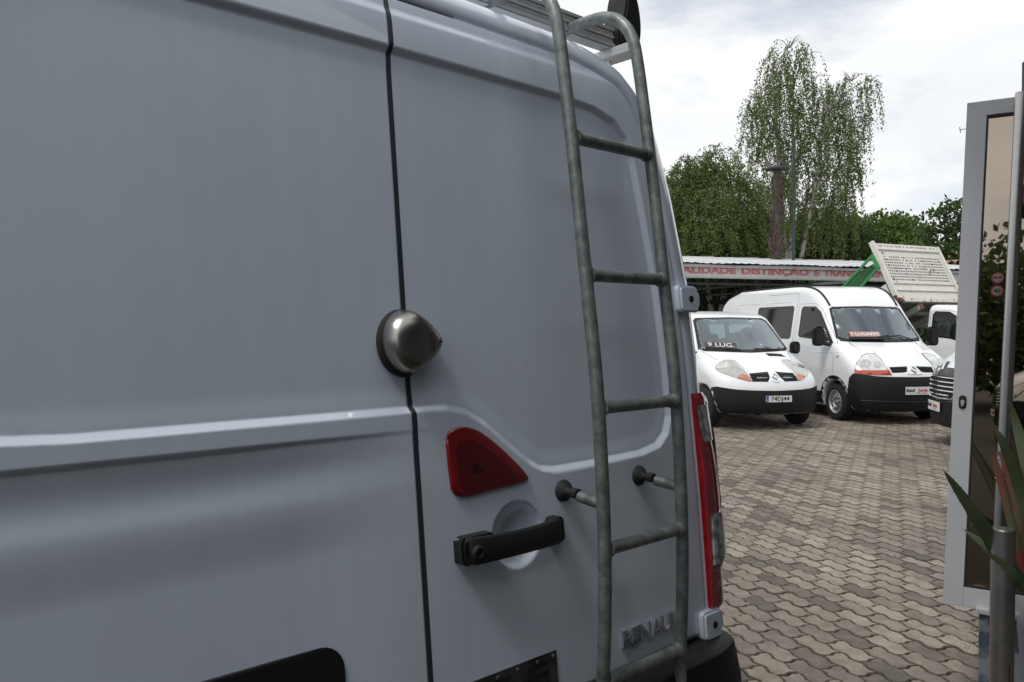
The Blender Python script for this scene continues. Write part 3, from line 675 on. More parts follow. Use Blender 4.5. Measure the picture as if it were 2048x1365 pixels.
def paver_mat(name, attr):
    m = bpy.data.materials.new(name); m.use_nodes = True; nt = m.node_tree; p = nt.nodes['Principled BSDF']; L = nt.links.new
    if attr: a = nt.nodes.new('ShaderNodeAttribute'); a.attribute_name = 'tone'; src = a.outputs['Fac']
    else: a = nt.nodes.new('ShaderNodeObjectInfo'); src = a.outputs['Random']
    g = nt.nodes.new('ShaderNodeNewGeometry')
    r = nt.nodes.new('ShaderNodeValToRGB'); L(src, r.inputs[0]); E_ = r.color_ramp.elements
    E_[0].position = 0; E_[0].color = (.115, .098, .086, 1); E_[1].position = 1; E_[1].color = (.29, .248, .205, 1)
    for q, c in ((.10, (.135, .110, .092)), (.22, (.205, .172, .143)), (.6, (.243, .205, .168)), (.85, (.268, .228, .187))): e = E_.new(q); e.color = (*c, 1)
    n1 = nt.nodes.new('ShaderNodeTexNoise'); n1.inputs['Scale'].default_value = .55; n1.inputs['Detail'].default_value = 4; L(g.outputs['Position'], n1.inputs['Vector'])
    n2 = nt.nodes.new('ShaderNodeTexNoise'); n2.inputs['Scale'].default_value = 9; n2.inputs['Detail'].default_value = 6; n2.inputs['Roughness'].default_value = .7; L(g.outputs['Position'], n2.inputs['Vector'])
    n3 = nt.nodes.new('ShaderNodeTexNoise'); n3.inputs['Scale'].default_value = 260; n3.inputs['Detail'].default_value = 2; L(g.outputs['Position'], n3.inputs['Vector'])
    def rng_(src, a0, a1, b0, b1):
        q = nt.nodes.new('ShaderNodeMapRange'); q.inputs[1].default_value = a0; q.inputs[2].default_value = a1; q.inputs[3].default_value = b0; q.inputs[4].default_value = b1; L(src, q.inputs[0]); return q.outputs[0]
    def mul(a_, b_):
        q = nt.nodes.new('ShaderNodeMath'); q.operation = 'MULTIPLY'; L(a_, q.inputs[0]); L(b_, q.inputs[1]); return q.outputs[0]
    f = mul(mul(rng_(n1.outputs[0], .38, .62, .70, 1.16), rng_(n2.outputs[0], .3, .7, .66, 1.28)), rng_(n3.outputs[0], .3, .7, .72, 1.3))
    v = nt.nodes.new('ShaderNodeVectorMath'); v.operation = 'SCALE'; L(r.outputs[0], v.inputs[0]); L(f, v.inputs['Scale'])
    wn = nt.nodes.new('ShaderNodeTexVoronoi'); wn.inputs['Scale'].default_value = 95; L(g.outputs['Position'], wn.inputs['Vector'])
    sp = nt.nodes.new('ShaderNodeMath'); sp.operation = 'LESS_THAN'; sp.inputs[1].default_value = .13; L(wn.outputs['Distance'], sp.inputs[0])
    gate = nt.nodes.new('ShaderNodeMath'); gate.operation = 'GREATER_THAN'; gate.inputs[1].default_value = .55; L(n2.outputs[0], gate.inputs[0])
    mxx = nt.nodes.new('ShaderNodeMix'); mxx.data_type = 'RGBA'; L(mul(sp.outputs[0], gate.outputs[0]), mxx.inputs[0]); L(v.outputs[0], mxx.inputs[6]); mxx.inputs[7].default_value = (.42, .40, .37, 1)
    L(mxx.outputs[2], p.inputs[0]); p.inputs['Roughness'].default_value = .82
    bu = nt.nodes.new('ShaderNodeBump'); bu.inputs['Strength'].default_value = .5; bu.inputs['Distance'].default_value = .003; L(n3.outputs[0], bu.inputs['Height']); L(bu.outputs[0], p.inputs['Normal'])
    return m
PL_, PW_ = .252, .124; pa = R(-71); PU = np.array([math.cos(pa), math.sin(pa)]); PV = np.array([-math.sin(pa), math.cos(pa)])
def wave(x): return .0105 * math.sin(4 * PI * x / PL_ + .6)
def outline(inset):
    hl, hw = PL_ / 2 - inset, PW_ / 2 - inset; P = []
    for k in range(7): x = -hl + 2 * hl * k / 7; P.append((x, -hw + wave(x)))
    for k in range(3): y = -hw + 2 * hw * k / 3; P.append((hl + .010 * math.sin(2 * PI * (y + hw) / (2 * hw)), y + wave(hl) * (1)))
    for k in range(7): x = hl - 2 * hl * k / 7; P.append((x, hw + wave(x)))
    for k in range(3): y = hw - 2 * hw * k / 3; P.append((-hl + .010 * math.sin(2 * PI * (y + hw) / (2 * hw)), y + wave(-hl)))
    return P
O0, O1 = outline(.0046), outline(.0096); NO = len(O0)
pv = [(x, y, 0.0) for x, y in O1] + [(x, y, -.0065) for x, y in O0] + [(x, y, -.022) for x, y in O0]
pf = [tuple(range(NO))] + [(NO + i, NO + (i + 1) % NO, (i + 1) % NO, i) for i in range(NO)] + [(2 * NO + i, 2 * NO + (i + 1) % NO, NO + (i + 1) % NO, NO + i) for i in range(NO)]
PMs = paver_mat('paver_concrete', False); PMa = paver_mat('paver_concrete_field', True)
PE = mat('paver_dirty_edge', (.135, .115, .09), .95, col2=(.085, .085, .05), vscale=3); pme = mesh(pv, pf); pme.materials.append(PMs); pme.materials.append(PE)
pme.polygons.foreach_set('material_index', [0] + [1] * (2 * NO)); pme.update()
cells = []
nr = int(22 / PW_)
for j in range(-nr, nr * 2):
    for i in range(-90, 90):
        c = PU * (i * PL_ + (PL_ / 2 if j % 2 else 0)) + PV * j * PW_ + np.array([4., 8.])
        if PX0 < c[0] < PX1 and PY0 < c[1] < PY1: cells.append(c)
cells = np.array(cells); D_ = np.hypot(cells[:, 0], cells[:, 1])
px = 1024 + 1600 * cells[:, 0] / cells[:, 1]; py = 654.5 + 1600 * 1.7 / cells[:, 1]
# hidden behind the van rear?  keep those seen right of its corner
vis = (px > 1425) & (px < 2040) & (py < 1400)
order = np.argsort(np.where(vis, D_, 1e6)); near = order[:298]; isn = np.zeros(len(cells), bool); isn[near] = True
rz = pa
for k in near:
    o = bpy.data.objects.new('paver', pme); COL.objects.link(o); o.parent = pav
    o.location = (cells[k][0], cells[k][1], rng.uniform(-.003, .003)); o.rotation_euler = (rng.normal() * .008, rng.normal() * .008, rz + rng.normal() * .006)
far = cells[~isn]; nf = len(far); base = np.array(pv); ca, sa = math.cos(rz), math.sin(rz)
tl_ = rng.normal(size=(nf, 2)) * .008
X = base[:, 0][None] * ca - base[:, 1][None] * sa + far[:, 0:1]; Y = base[:, 0][None] * sa + base[:, 1][None] * ca + far[:, 1:2]
Z = base[:, 2][None] + base[:, 0][None] * tl_[:, :1] + base[:, 1][None] * tl_[:, 1:] + rng.uniform(-.003, .003, (nf, 1))
VV = np.stack([X, Y, Z], -1).reshape(-1, 3)
def fastmesh(name, V, faces_tpl, count, nv, m, parent=None, attr=None, **props):
    me = bpy.data.meshes.new('mesh'); sizes = np.array([len(f) for f in faces_tpl]); flat = np.concatenate([np.array(f) for f in faces_tpl])
    tot = flat[None] + (np.arange(count) * nv)[:, None]; tot = tot.ravel(); ls = np.tile(sizes, count)
    me.vertices.add(len(V)); me.vertices.foreach_set('co', V.astype(np.float32).ravel()); me.loops.add(len(tot)); me.loops.foreach_set('vertex_index', tot.astype(np.int32))
    me.polygons.add(len(ls)); st = np.concatenate([[0], np.cumsum(ls)[:-1]]); me.polygons.foreach_set('loop_start', st.astype(np.int32)); me.polygons.foreach_set('loop_total', ls.astype(np.int32))
    me.update(calc_edges=True); me.validate()
    if attr is not None:
        at = me.attributes.new('tone', 'FLOAT', 'FACE'); at.data.foreach_set('value', np.repeat(attr, len(faces_tpl)).astype(np.float32))
    return link(name, me, m, parent, None, **props)
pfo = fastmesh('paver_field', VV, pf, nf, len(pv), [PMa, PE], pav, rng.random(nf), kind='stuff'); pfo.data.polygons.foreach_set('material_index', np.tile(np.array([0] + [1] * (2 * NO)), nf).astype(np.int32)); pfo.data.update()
# moss and grass tufts in the joints
def tufts(spots, name, m, hgt=.03, per_=60, spread=.08, **props):
    V = []; F = []
    for (x, y, k, hs) in spots:
        for i in range(int(per_ * k)):
            a = rng.uniform(0, 2 * PI); r_ = spread * rng.random() ** .7 * k ** .5; bx, by = x + math.cos(a) * r_ * 1.6, y + math.sin(a) * r_ * .7
            h_ = hgt * hs * rng.uniform(.3, 1.1); l = rng.uniform(-.6, .6, 2) * h_; wv = .0030; q = rng.uniform(0, PI); b = len(V)
            V += [(bx - wv * math.cos(q), by - wv * math.sin(q), -.01), (bx + wv * math.cos(q), by + wv * math.sin(q), -.01), (bx + l[0], by + l[1], h_ - .008)]; F.append((b, b + 1, b + 2))
    return link(name, mesh(V, F), m, None, False, **props)
def gpt(px, py):
    k = 1.7 * 1600 / (py - 654.5); return ((px - 1024) / 1600 * k, k)
sp = []
for (a, b_, k, hs) in [(1960, 1295, 2.2, .8), (1935, 1312, 1.4, .6), (1950, 1262, .8, .6), (1795, 1115, .6, 1), (1610, 1278, .5, .6), (1735, 1262, .5, .8), (1880, 1000, .6, .8), (1725, 1225, .5, .6), (1860, 1300, .6, .7), (1700, 1345, .6, .6), (1780, 1350, .6, .6), (1560, 1235, .4, .6), (1520, 1250, .4, .5)]:
    sp.append((*gpt(a, b_), k, hs))
for _ in range(60):
    c = cells[near[rng.integers(len(near))]]; sp.append((c[0] + .06 * rng.normal(), c[1] + .06 * rng.normal(), .2, .45))
tufts(sp, 'grass_tufts', mat('moss_green', (.06, .085, .015), .9, col2=(.12, .11, .035), vscale=3), .028, 60, .06, kind='stuff')
V = []; F = []
for _ in range(70):
    c = cells[near[rng.integers(len(near))]] + rng.normal(size=2) * .05; a = rng.uniform(0, PI); l, q = rng.uniform(.006, .014), rng.uniform(.002, .005); b = len(V); d = np.array([math.cos(a), math.sin(a)]); e = np.array([-d[1], d[0]])
    for t_, z in (((-l, 0), .003), ((0, q), .007), ((l, 0), .004), ((0, -q), .003)): p_ = c + d * t_[0] + e * t_[1]; V.append((p_[0], p_[1], z))
    F.append((b, b + 1, b + 2, b + 3))
link('leaf_litter', mesh(V, F), mat('dry_leaf', (.42, .33, .22), .8, col2=(.55, .50, .42), vscale=5), None, False, kind='stuff')

# ================================================================== GLASS DOOR, PLINTH, BOLLARD, AGAVE
dd = empty('glass_door', (1.95, 3.60, .45)); dd['label'] = 'open white framed door with bronze reflecting glass and a full-height steel handle'; dd['category'] = 'door'
dw = Vector((.848, -.53, 0)).normalized(); du = Vector((.088, 0, 2.25)).normalized(); dn = dw.cross(du).normalized()   # dn faces the yard camera side
if dn.y > 0: dn = -dn
def DP(a, b_, t=0): return dw * a + du * b_ + dn * t
DHt = 2.255; DWd = .92
fm = mat('door_frame_white', (.52, .53, .555), .38, var=.03, vscale=5, bump=.03)
for nm, P in (('stile', [(0, 0), (.078, .0), (.078, DHt - .064), (0, DHt)]), ('stile', [(DWd - .078, 0), (DWd, 0), (DWd, DHt), (DWd - .078, DHt - .064)]), ('top_rail', [(.001, DHt - .0005), (.0785, DHt - .0645), (DWd - .0785, DHt - .0645), (DWd - .001, DHt - .0005)]), ('bottom_rail', [(.0785, .0), (DWd - .0785, 0), (DWd - .0785, .088), (.0785, .088)])):
    MB().prism(P, lambda a, b_, t: DP(a, b_, t), -.045, 0.0).build(nm, fm, dd, bevel=.0012)
gk = MB()
for P in ([(.079, .089), (.086, .089), (.086, DHt - .066), (.079, DHt - .066)], [(.0865, DHt - .076), (DWd - .08, DHt - .076), (DWd - .08, DHt - .066), (.0865, DHt - .066)], [(.0865, .089), (DWd - .08, .089), (DWd - .08, .096), (.0865, .096)]):
    gk.prism(P, lambda a, b_, t: DP(a, b_, t), -.030, -.002)
gk.build('gasket', RUB, dd)
gm = glass('bronze_glass', (.10, .075, .06), .012, 6.0, 1.9, (.64, .53, .44))
MB().prism([(.0855, .0955), (DWd - .0805, .0955), (DWd - .0805, DHt - .0755), (.0855, DHt - .0755)], lambda a, b_, t: DP(a, b_, t), -.020, -.014).build('pane', gm, dd)
hs = .205
ht = MB().tube([DP(hs, .02, .085), DP(hs, .5, .085), DP(hs, 1.2, .085), DP(hs, DHt - .008, .085)], .024, 24).build('pull_handle', STEEL, dd, True)
for b_ in (.15, DHt - .10): MB().tube([DP(hs, b_, -.001), DP(hs, b_, .07)], .011, 12).build('handle_post', STEEL, dd, True)
MB().prism(rrect(.024, .885, .054, .945, .0145, 5), DP, -.001, .007).build('lock_plate', RUB, dd, True, bevel=.003)
x = MB().prism(chaikin([(.031, .925), (.047, .925), (.045, .905), (.039, .893), (.033, .905)], 2), DP, .007, .013).build('lock_cylinder', ALU, dd, True)
rim = MB()
for q in (.60,):
    pts = [DP(hs + .028 * math.cos(a), q, .085 + .028 * math.sin(a)) for a in np.linspace(0, 2 * PI, 25)]; rim.tube(pts, .0012, 5, False)
    rim.tube([DP(hs + .028, q, .085), DP(hs + .3, q - .01, .05)], .0012, 5, False)
rim.build('wire', ALU, dd, True)
def sticker(c, r_, txt, sz, nm):
    st = MB().prism([(c[0] + r_ * math.cos(a), c[1] + r_ * math.sin(a)) for a in np.linspace(0, 2 * PI, 33)[:-1]], DP, -.0135, -.0125).build(nm, mat('sticker_red', (.26, .025, .025), .5), dd)
    x = MB().prism([(c[0] + r_ * .78 * math.cos(a), c[1] + r_ * .78 * math.sin(a)) for a in np.linspace(0, 2 * PI, 33)[:-1]], DP, -.0125, -.0118).build('sticker_face', mat('sticker_grey', (.20, .175, .155), .5), st)
    if txt: text_obj(txt, sz, frame(DP(c[0], c[1], -.0112), dw, du), INK, st)
    return st
s1 = sticker((.150, 1.468), .0245, None, 0, 'round_sticker')
for k in (-1, 1):
    P = [(-.0075, -.003), (.0075, -.003), (.0075, .001), (.004, .004), (-.004, .004), (-.0075, .001)]
    MB().prism([(.150 + k * .0085 + a, 1.469 + b_) for a, b_ in P], DP, -.0118, -.0112).build('car_symbol', INK, s1)
sticker((.150, 1.411), .0245, '40', .027, 'round_sticker')
P = [(.258, 2.045), (.36, 2.045), (.36, 2.115), (.258, 2.115)]
rs = MB().prism(P, DP, -.0135, -.0125).build('red_sticker', mat('sticker_bright_red', (.50, .01, .02), .5), dd)
text_obj('A', .045, frame(DP(.285, 2.08, -.012), dw, du), mat('sticker_green', (.03, .18, .06), .5), rs)
# small wire hook on the edge of the door
MB().tube([DP(0, DHt - .11, -.02), DP(-.022, DHt - .113, -.02)], .0016, 6).build('hook', INK, dd); MB().tube([DP(-.022, DHt - .125, -.02), DP(-.026, DHt - .10, -.02)], .0018, 6).build('hook', INK, dd)
dpo = MB().prism([(0, 0), (.12, 0), (.12, 3.25), (0, 3.25)], lambda a, b_, t: Vector((2.085, 3.25, 0)) + Vector((.848, -.53, 0)) * a + Vector((0, 0, b_)) + Vector((-.53, -.848, 0)) * t, -.06, 0)
# dark post beyond the door
po = MB().box((0, 0, 1.52), (.11, .11, 3.04)).build('door_post', mat('post_dark', (.035, .036, .04), .5), None, bevel=.004, label='dark square post standing behind the top of the open glass door', category='post'); po.location = (2.635, 4.02, 0)
# tiled plinth below the door
pl_o = Vector((2.055, 3.50, 0)); pw = Vector((.83, -.556, 0)).normalized(); pn = Vector((.556, .83, 0))
b = MB().prism([(0, 0), (1.6, 0), (1.6, .44), (0, .44)], lambda a, b_, t: pw * a + Vector((0, 0, b_)) + pn * t, 0, .9)
ps = b.build('plinth', mat('plinth_tile', (.20, .225, .26), .35, col2=(.06, .08, .105), vscale=7, det=2, thr=(.45, .52)), None, bevel=.003, label='blue grey stone step under the open glass door', category='step'); ps.location = pl_o
b = MB().prism([(-.012, .441), (1.6, .441), (1.6, .462), (-.012, .462)], lambda a, b_, t: pw * a + Vector((0, 0, b_)) + pn * t, -.015, .9); b.build('coping', mat('coping_stone', (.45, .46, .47), .4, var=.1), ps, bevel=.003)
bo = MB().lathe([(0, .942), (.036, .942), (.0395, .939), (.0405, .934), (.0405, 0), (.06, 0)], (0, 0, 0), (0, 0, 1), 40).build('bollard', STEEL2, None, True, label='brushed steel bollard in front of the spiky plant at the right edge', category='bollard'); bo.location = (1.85, 3.0, 0)
x = MB().prism([(0.030, .30), (.0345, .30), (.0345, .44), (.030, .44)], lambda a, b_, t: Vector((t, -math.sqrt(.0412 ** 2 - t * t), 0)) + Vector((0, 0, b_)), .0, .006).build('rust_stain', mat('rust', (.16, .05, .02), .8), bo)
MB().prism([(1.25, 1.0), (1.25, 5.05), (4.4, 5.05), (4.4, 1.0)], lambda x, y, t: Vector((x, y, t)), 3.9, 4.05).build('shade_slab', mat('shade_slab_dark', (.10, .10, .105), .7), po); po.children[0].location = (-2.635, -4.02, 0)  # unseen slab added overhead to darken the near paving, door and van
# agave
ag = empty('agave_plant', (2.20, 3.12, .0)); ag['label'] = 'agave with long spiky red-tipped leaves beside the steel bollard'; ag['category'] = 'plant'
AGM = mat('agave_leaf', (.045, .075, .035), .45, col2=(.10, .115, .055), vscale=6, bump=.1, bscale=90)
AGR = mat('agave_leaf_red', (.20, .045, .035), .5, col2=(.085, .10, .05), vscale=5, thr=(.40, .62))
TH = mat('agave_spine', (.05, .02, .015), .5)
def leaf(P, wd, m=AGM, up=Vector((0, 0, 1))):
    pts = bez([Vector(p) - ag.location for p in P], 6); n = len(pts); vs = []; 
    for i, p in enumerate(pts):
        t = (pts[min(i + 1, n - 1)] - pts[max(i - 1, 0)]).normalized(); s_ = t.cross(Vector((-.5, -.85, .25))).normalized(); q = s_.cross(t).normalized()
        f = i / (n - 1); ww = wd * (min(1, .55 + f * 1.6)) * (1 - f ** 2.6) + .0012
        vs += [p - s_ * ww, p - s_ * ww * .5 - q * ww * .35, p - q * ww * .45, p + s_ * ww * .5 - q * ww * .35, p + s_ * ww, p + q * ww * .12]
    b = MB().add(vs, [(i * 6 + k, i * 6 + (k + 1) % 6, (i + 1) * 6 + (k + 1) % 6, (i + 1) * 6 + k) for i in range(n - 1) for k in range(6)])
    o = b.build('leaf', m, ag, True)
    sp_ = MB()
    for i in range(3, n - 2, 2):
        for sg in (-1, 1):
            a = Vector(vs[i * 6 + (4 if sg > 0 else 0)]); t = (pts[i + 1] - pts[i]).normalized(); d = (a - pts[i]).normalized()
            sp_.add([a - t * .002, a + t * .002, a + d * .006 + t * .002], [(0, 1, 2)])
    sp_.add([pts[-1] + Vector((.002, 0, 0)), pts[-1] - Vector((.002, 0, 0)), pts[-1] + (pts[-1] - pts[-3]).normalized() * .02], [(0, 1, 2)])
    sp_.build('spines', TH, o, kind='stuff')
def at(px, py, y): return ((px - 1024) / 1600 * y, y, 1.7 + (654.5 - py) / 1600 * y)
C0 = (2.20, 3.12, .52)
leaf([C0, at(2030, 1150, 3.05), at(1975, 1062, 3.0), at(1925, 990, 2.97), at(1891, 944, 2.95)], .030)
leaf([C0, at(2060, 1150, 3.15), at(2018, 1010, 3.18), at(1995, 930, 3.2), at(1984, 898, 3.2)], .018, AGR)
leaf([C0, at(2065, 1100, 3.1), at(2035, 1000, 3.12), at(2012, 925, 3.14), at(1997, 903, 3.15)], .018, AGR)
leaf([C0, at(2075, 1080, 3.0), at(2045, 980, 2.98), at(2010, 890, 2.95), at(1992, 858, 2.95)], .026)
leaf([C0, at(2090, 1080, 3.25), at(2060, 940, 3.3), at(2035, 850, 3.35), at(2020, 800, 3.35)], .03)
leaf([C0, at(2085, 1180, 2.95), at(2045, 1160, 2.9), at(2010, 1130, 2.9), at(1962, 1098, 2.9)], .022)
for k in range(22):
    a = rng.uniform(-PI, PI); el = rng.uniform(.25, 1.25); L = rng.uniform(.5, .85)
    if -2.9 < a < -1.4 and el < .8: a += 2.4
    d = Vector((math.cos(a) * math.cos(el), math.sin(a) * math.cos(el) * .7, math.sin(el))); c = Vector(C0)
    if math.cos(a) < 0: d.x *= .45
    leaf([c, c + d * L * .35, c + d * L * .7 + Vector((0, 0, -.01)), c + d * L + Vector((0, 0, -.04))], rng.uniform(.022, .034), AGM if k % 5 else AGR)
pot = MB().lathe([(.0, .48), (.155, .48), (.16, .52), (.185, .52), (.185, .49), (.15, .10), (.16, .0)], (0, 0, 0), (0, 0, 1), 32).build('planter', mat('planter_grey', (.14, .15, .17), .6, var=.1), None, True, label='round grey planter holding the agave beside the step', category='planter'); pot.location = (2.20, 3.12, 0)

# ================================================================== BUILDING BEHIND THE PHOTOGRAPHER (shades the near van)
bd = empty('showroom_building', (4, -2, 0)); bd['label'] = 'grey showroom building beside the open glass door, out of view at the right'; bd['category'] = 'building'
def bw(a, b_, h0, h1, th, name, m): 
    a = Vector(a) - Vector((4, -2)); b_ = Vector(b_) - Vector((4, -2)); d = (b_ - a).normalized(); q = Vector((-d.y, d.x))
    return MB().prism([(a.x, a.y), (b_.x, b_.y), (b_.x + q.x * th, b_.y + q.y * th), (a.x + q.x * th, a.y + q.y * th)], lambda x, y, t: Vector((x, y, t)), h0, h1).build(name, m, bd)
WM = mat('wall_render', (.14, .14, .145), .85, var=.08, vscale=1.2)
BH = 3.5
bw((3.05, 3.3), (3.05, -.9), 0, BH, -.3, 'wall', WM); bw((3.05, -.9), (-.9, -4.6), 0, BH, -.3, 'wall', WM) ; bw((-.9, -4.6), (2.0, -12), 0, BH, -.3, 'wall', WM)
for i in range(3): bw((2.9 - i * 1.25, -1.06 - i * 1.171), (1.95 - i * 1.25, -1.95 - i * 1.171), .5, 2.5, .02, 'window', mat('shop_glass', (.02, .022, .025), .05))
for y in (2.3, .9, -.4): bw((3.045, y), (3.045, y - 1.0), .5, 2.5, .02, 'window', mat('shop_glass', (0, 0, 0)))
MB().prism([(-.95, 5.2), (-.95, 1.1), (-4.9, -2.6), (-2.0, -10), (4, -10), (4, 5.2)], lambda x, y, t: Vector((x, y, t)), BH, BH + .3).build('roof', mat('roof_slab', (.3, .3, .3), .8), bd)

MB().prism([(-.46, -.68), (2.07, 1.59), (3.04, 2.4), (3.04, -.88), (-.9, -4.58), (-1.35, -3.3)], lambda x, y, t: Vector((x - 4, y + 2, t)), 3.02, 3.2).build('shade_canopy', mat('shade_canopy_grey', (.13, .13, .14), .7), bd)  # out-of-view slab added and shaped to darken the lower van doors

# ================================================================== VEHICLES IN THE YARD
TR_SIDE = [(-.10, .22), (0, .34), (.0, .58), (-.02, .74), (-.10, .88), (-.30, .99), (-.62, 1.12), (-.90, 1.245), (-1.00, 1.295), (-1.60, 1.82), (-1.78, 1.92), (-2.3, 2.0), (-3.2, 2.02), (-4.9, 2.0), (-4.9, .28), (-3, .22)]
MA_SIDE = [(-.10, .20), (0, .32), (.0, .62), (-.02, .80), (-.07, .93), (-.20, 1.06), (-.50, 1.24), (-.84, 1.385), (-.92, 1.43), (-1.45, 2.02), (-1.50, 2.09), (-1.66, 2.26), (-1.92, 2.43), (-2.3, 2.52), (-3.0, 2.54), (-6.5, 2.54), (-6.5, .28), (-3, .22)]
M3_SIDE = [(-.10, .24), (0, .36), (.0, .80), (-.02, .98), (-.10, 1.12), (-.28, 1.33), (-.74, 1.52), (-.92, 1.57), (-1.62, 2.16), (-1.80, 2.34), (-2.1, 2.45), (-3.0, 2.48), (-5.6, 2.48), (-5.6, .30), (-3, .24)]
CAB_SIDE = MA_SIDE[:9] + [(-1.42, 2.00), (-1.56, 2.10), (-1.9, 2.16), (-2.6, 2.16), (-2.6, .45), (-1.6, .30)]
BT = Body(TR_SIDE, [(.2, .87), (.5, .94), (.9, .955), (1.2, .95), (1.6, .88), (2.02, .81)], [(.2, .36), (.9, .36), (1.2, .28), (1.9, .20)], 4.78, [(-.85, .40), (-4.0, .40)], .13)
BMA = Body(MA_SIDE, [(.2, .90), (.5, .975), (.95, .985), (1.35, .965), (2.0, .87), (2.5, .80)], [(.2, .30), (.9, .30), (1.4, .20), (2.1, .14), (2.5, .12)], 6.2, [(-.95, .41), (-5.0, .41)], .13)
def place(nose, a):                    # a: heading, degrees from straight towards the photographer, positive to the right
    return (nose[0], nose[1], 0), R(a - 90)
TRP = place((4.36, 13.08), 11.5); MAP = place((7.0, 13.82), 9)
def mir(P): return [(-a, b) for a, b in P]
def copy_tree(o, parent=None):
    c = o.copy(); COL.objects.link(c)
    if parent is not None: c.parent = parent
    for ch in list(o.children): copy_tree(ch, c)
    return c
def seat(par, x, y, z0=.72, top=1.45, wd=.46):
    MB().box((x, y, z0 + .06), (.48, wd, .14)).build('seat', SEAT, par, True, bevel=.04)
    MB().prism(rrect(-wd / 2, z0 + .1, wd / 2, top, .09), lambda a, b_, t: Vector((x - .22 - (b_ - z0) * .22 + t, y + a, b_)), -.05, .06).build('seat', SEAT, par, True, bevel=.02)
    MB().prism(rrect(-.13, top + .03, .13, top + .23, .08), lambda a, b_, t: Vector((x - .22 - (b_ - z0) * .22 + t, y + a, b_)), -.04, .05).build('headrest', SEAT, par, True, bevel=.02)
def mirror(par, x, y, z, s, h_=.30, w_=.20):
    P = rrect(-w_ / 2, -h_ / 2, w_ / 2, h_ / 2, .07); o = MB().prism(P, lambda a, b_, t: Vector((x + t - abs(a) * .1, y + a, z + b_)), -.07, .06).build('wing_mirror', BLKPL, par, True, bevel=.03)
    MB().tube([(x - .02, y - s * w_ * .3, z - h_ * .32), (x + .05, y - s * (w_ * .6 + .06), z - h_ * .42), (x + .02, y - s * (w_ * .6 + .14), z - h_ * .42)], .035, 8).build('mirror_arm', BLKPL, o, True)
    return o
def wipers(B, par, pts):
    for P in pts:
        B.line('wiper', 'front', P, RUB, par, .011, off=.025)
def plate(par, x, y, z, txt, style, wd=.50, hh=.11, rz=0, tilt=0):
    o = MB().prism(rrect(-wd / 2, -hh / 2, wd / 2, hh / 2, .008, 2), lambda a, b_, t: Vector((t, a, b_)), 0, .008).build('number_plate', PLW, par)
    o.location = (x, y, z); o.rotation_euler = (0, 0, rz)
    fr_ = lambda yy, zz: frame((.009, yy, zz), (0, 1, 0), (0, 0, 1))
    if style == 'pt':
        MB().prism([(-wd / 2 + .004, -hh / 2 + .003), (-wd / 2 + .045, -hh / 2 + .003), (-wd / 2 + .045, hh / 2 - .003), (-wd / 2 + .004, hh / 2 - .003)], lambda a, b_, t: Vector((t, a, b_)), .008, .010).build('country_band', PLB, o)
        text_obj('P', .03, frame((.011, -wd / 2 + .024, -.025), (0, 1, 0), (0, 0, 1)), PLW, o)
        text_obj(txt, .098, fr_(.022, .0), INK, o, sx=1.12, off=.001)
    else:
        text_obj('Stand', .082, frame((.009, -wd * .49, .008), (0, 1, 0), (0, 0, 1)), INK, o, align='LEFT', off=.0018, sx=.93)
        text_obj('Jorge', .082, frame((.009, -wd * .035, .008), (0, 1, 0), (0, 0, 1)), INKR, o, align='LEFT', off=.0018, sx=1.0)
        MB().box((.009, .04, -.042), (.002, .22, .007)).build('small_print', mat('print_grey', (.25, .25, .25), .5), o)
    return o
def van_common(root, B, L, wx, ty, rimr=.2):
    lin = MB().prism([(-L + .1, -.8), (-.9, -.8), (-.9, .8), (-L + .1, .8)], lambda a, b_, t: Vector((a, b_, t)), .42, .60).build('cabin_floor', DASH, root)
    for x in wx:
        for s in (-1, 1): make_wheel(root, (x, s * ty, .335), .335, .21, rimr, s)
    return lin
def winset(root, B, mode, poly, inner, g, rnd=1, nm='window'):
    f = B.patch('window_seal', mode, poly, FRIT, root, off=.004, hole=inner, rnd=rnd, step=.08)
    p = B.patch(nm, mode, inner, g, root, off=.0015, rnd=rnd, step=.10, skirt=.001)
    f.parent = p
    return p
# ---- white people carrier (nine seats)
tr = empty('parked_van', TRP[0], TRP[1]); tr['label'] = 'low white van with a 9 LUG. card in its windscreen'; tr['category'] = 'van'; tr['group'] = 'white vans'
ws_o = [(-.86, 1.30), (-.60, 1.275), (0, 1.27), (.60, 1.275), (.86, 1.30), (.73, 1.82), (.66, 1.865), (0, 1.88), (-.66, 1.865), (-.73, 1.82)]
ws_i = [(-.80, 1.33), (-.58, 1.315), (0, 1.31), (.58, 1.315), (.80, 1.33), (.69, 1.79), (.63, 1.835), (0, 1.85), (-.63, 1.835), (-.69, 1.79)]
sw = [(-2.35, 1.32), (-1.22, 1.24), (-1.62, 1.66), (-1.78, 1.77), (-2.35, 1.79)]; swi = [(-2.31, 1.36), (-1.36, 1.30), (-1.66, 1.64), (-1.80, 1.73), (-2.31, 1.75)]
sw2 = rrect(-3.55, 1.33, -2.42, 1.80, .07); sw2i = rrect(-3.51, 1.37, -2.46, 1.76, .06); sw3 = rrect(-4.55, 1.33, -3.62, 1.80, .07); sw3i = rrect(-4.51, 1.37, -3.66, 1.76, .06)
bk = rrect(-.70, 1.30, .70, 1.80, .06); cuts = [('front', ws_i, 0), ('back', bk, 0)] + [(s, q, 0) for s in ('right', 'left') for q in (swi, sw2i, sw3i)]
bodyT = BT.shell('body', WHITE, tr, cuts)
winset(tr, BT, 'front', ws_o, ws_i, LGLASS, 0, 'windscreen')
for s in ('right', 'left'):
    winset(tr, BT, s, sw, swi, SGLASS); winset(tr, BT, s, sw2, sw2i, LGLASS, 0); winset(tr, BT, s, sw3, sw3i, LGLASS, 0)
BT.patch('rear_window', 'back', bk, LGLASS, tr, off=.002)
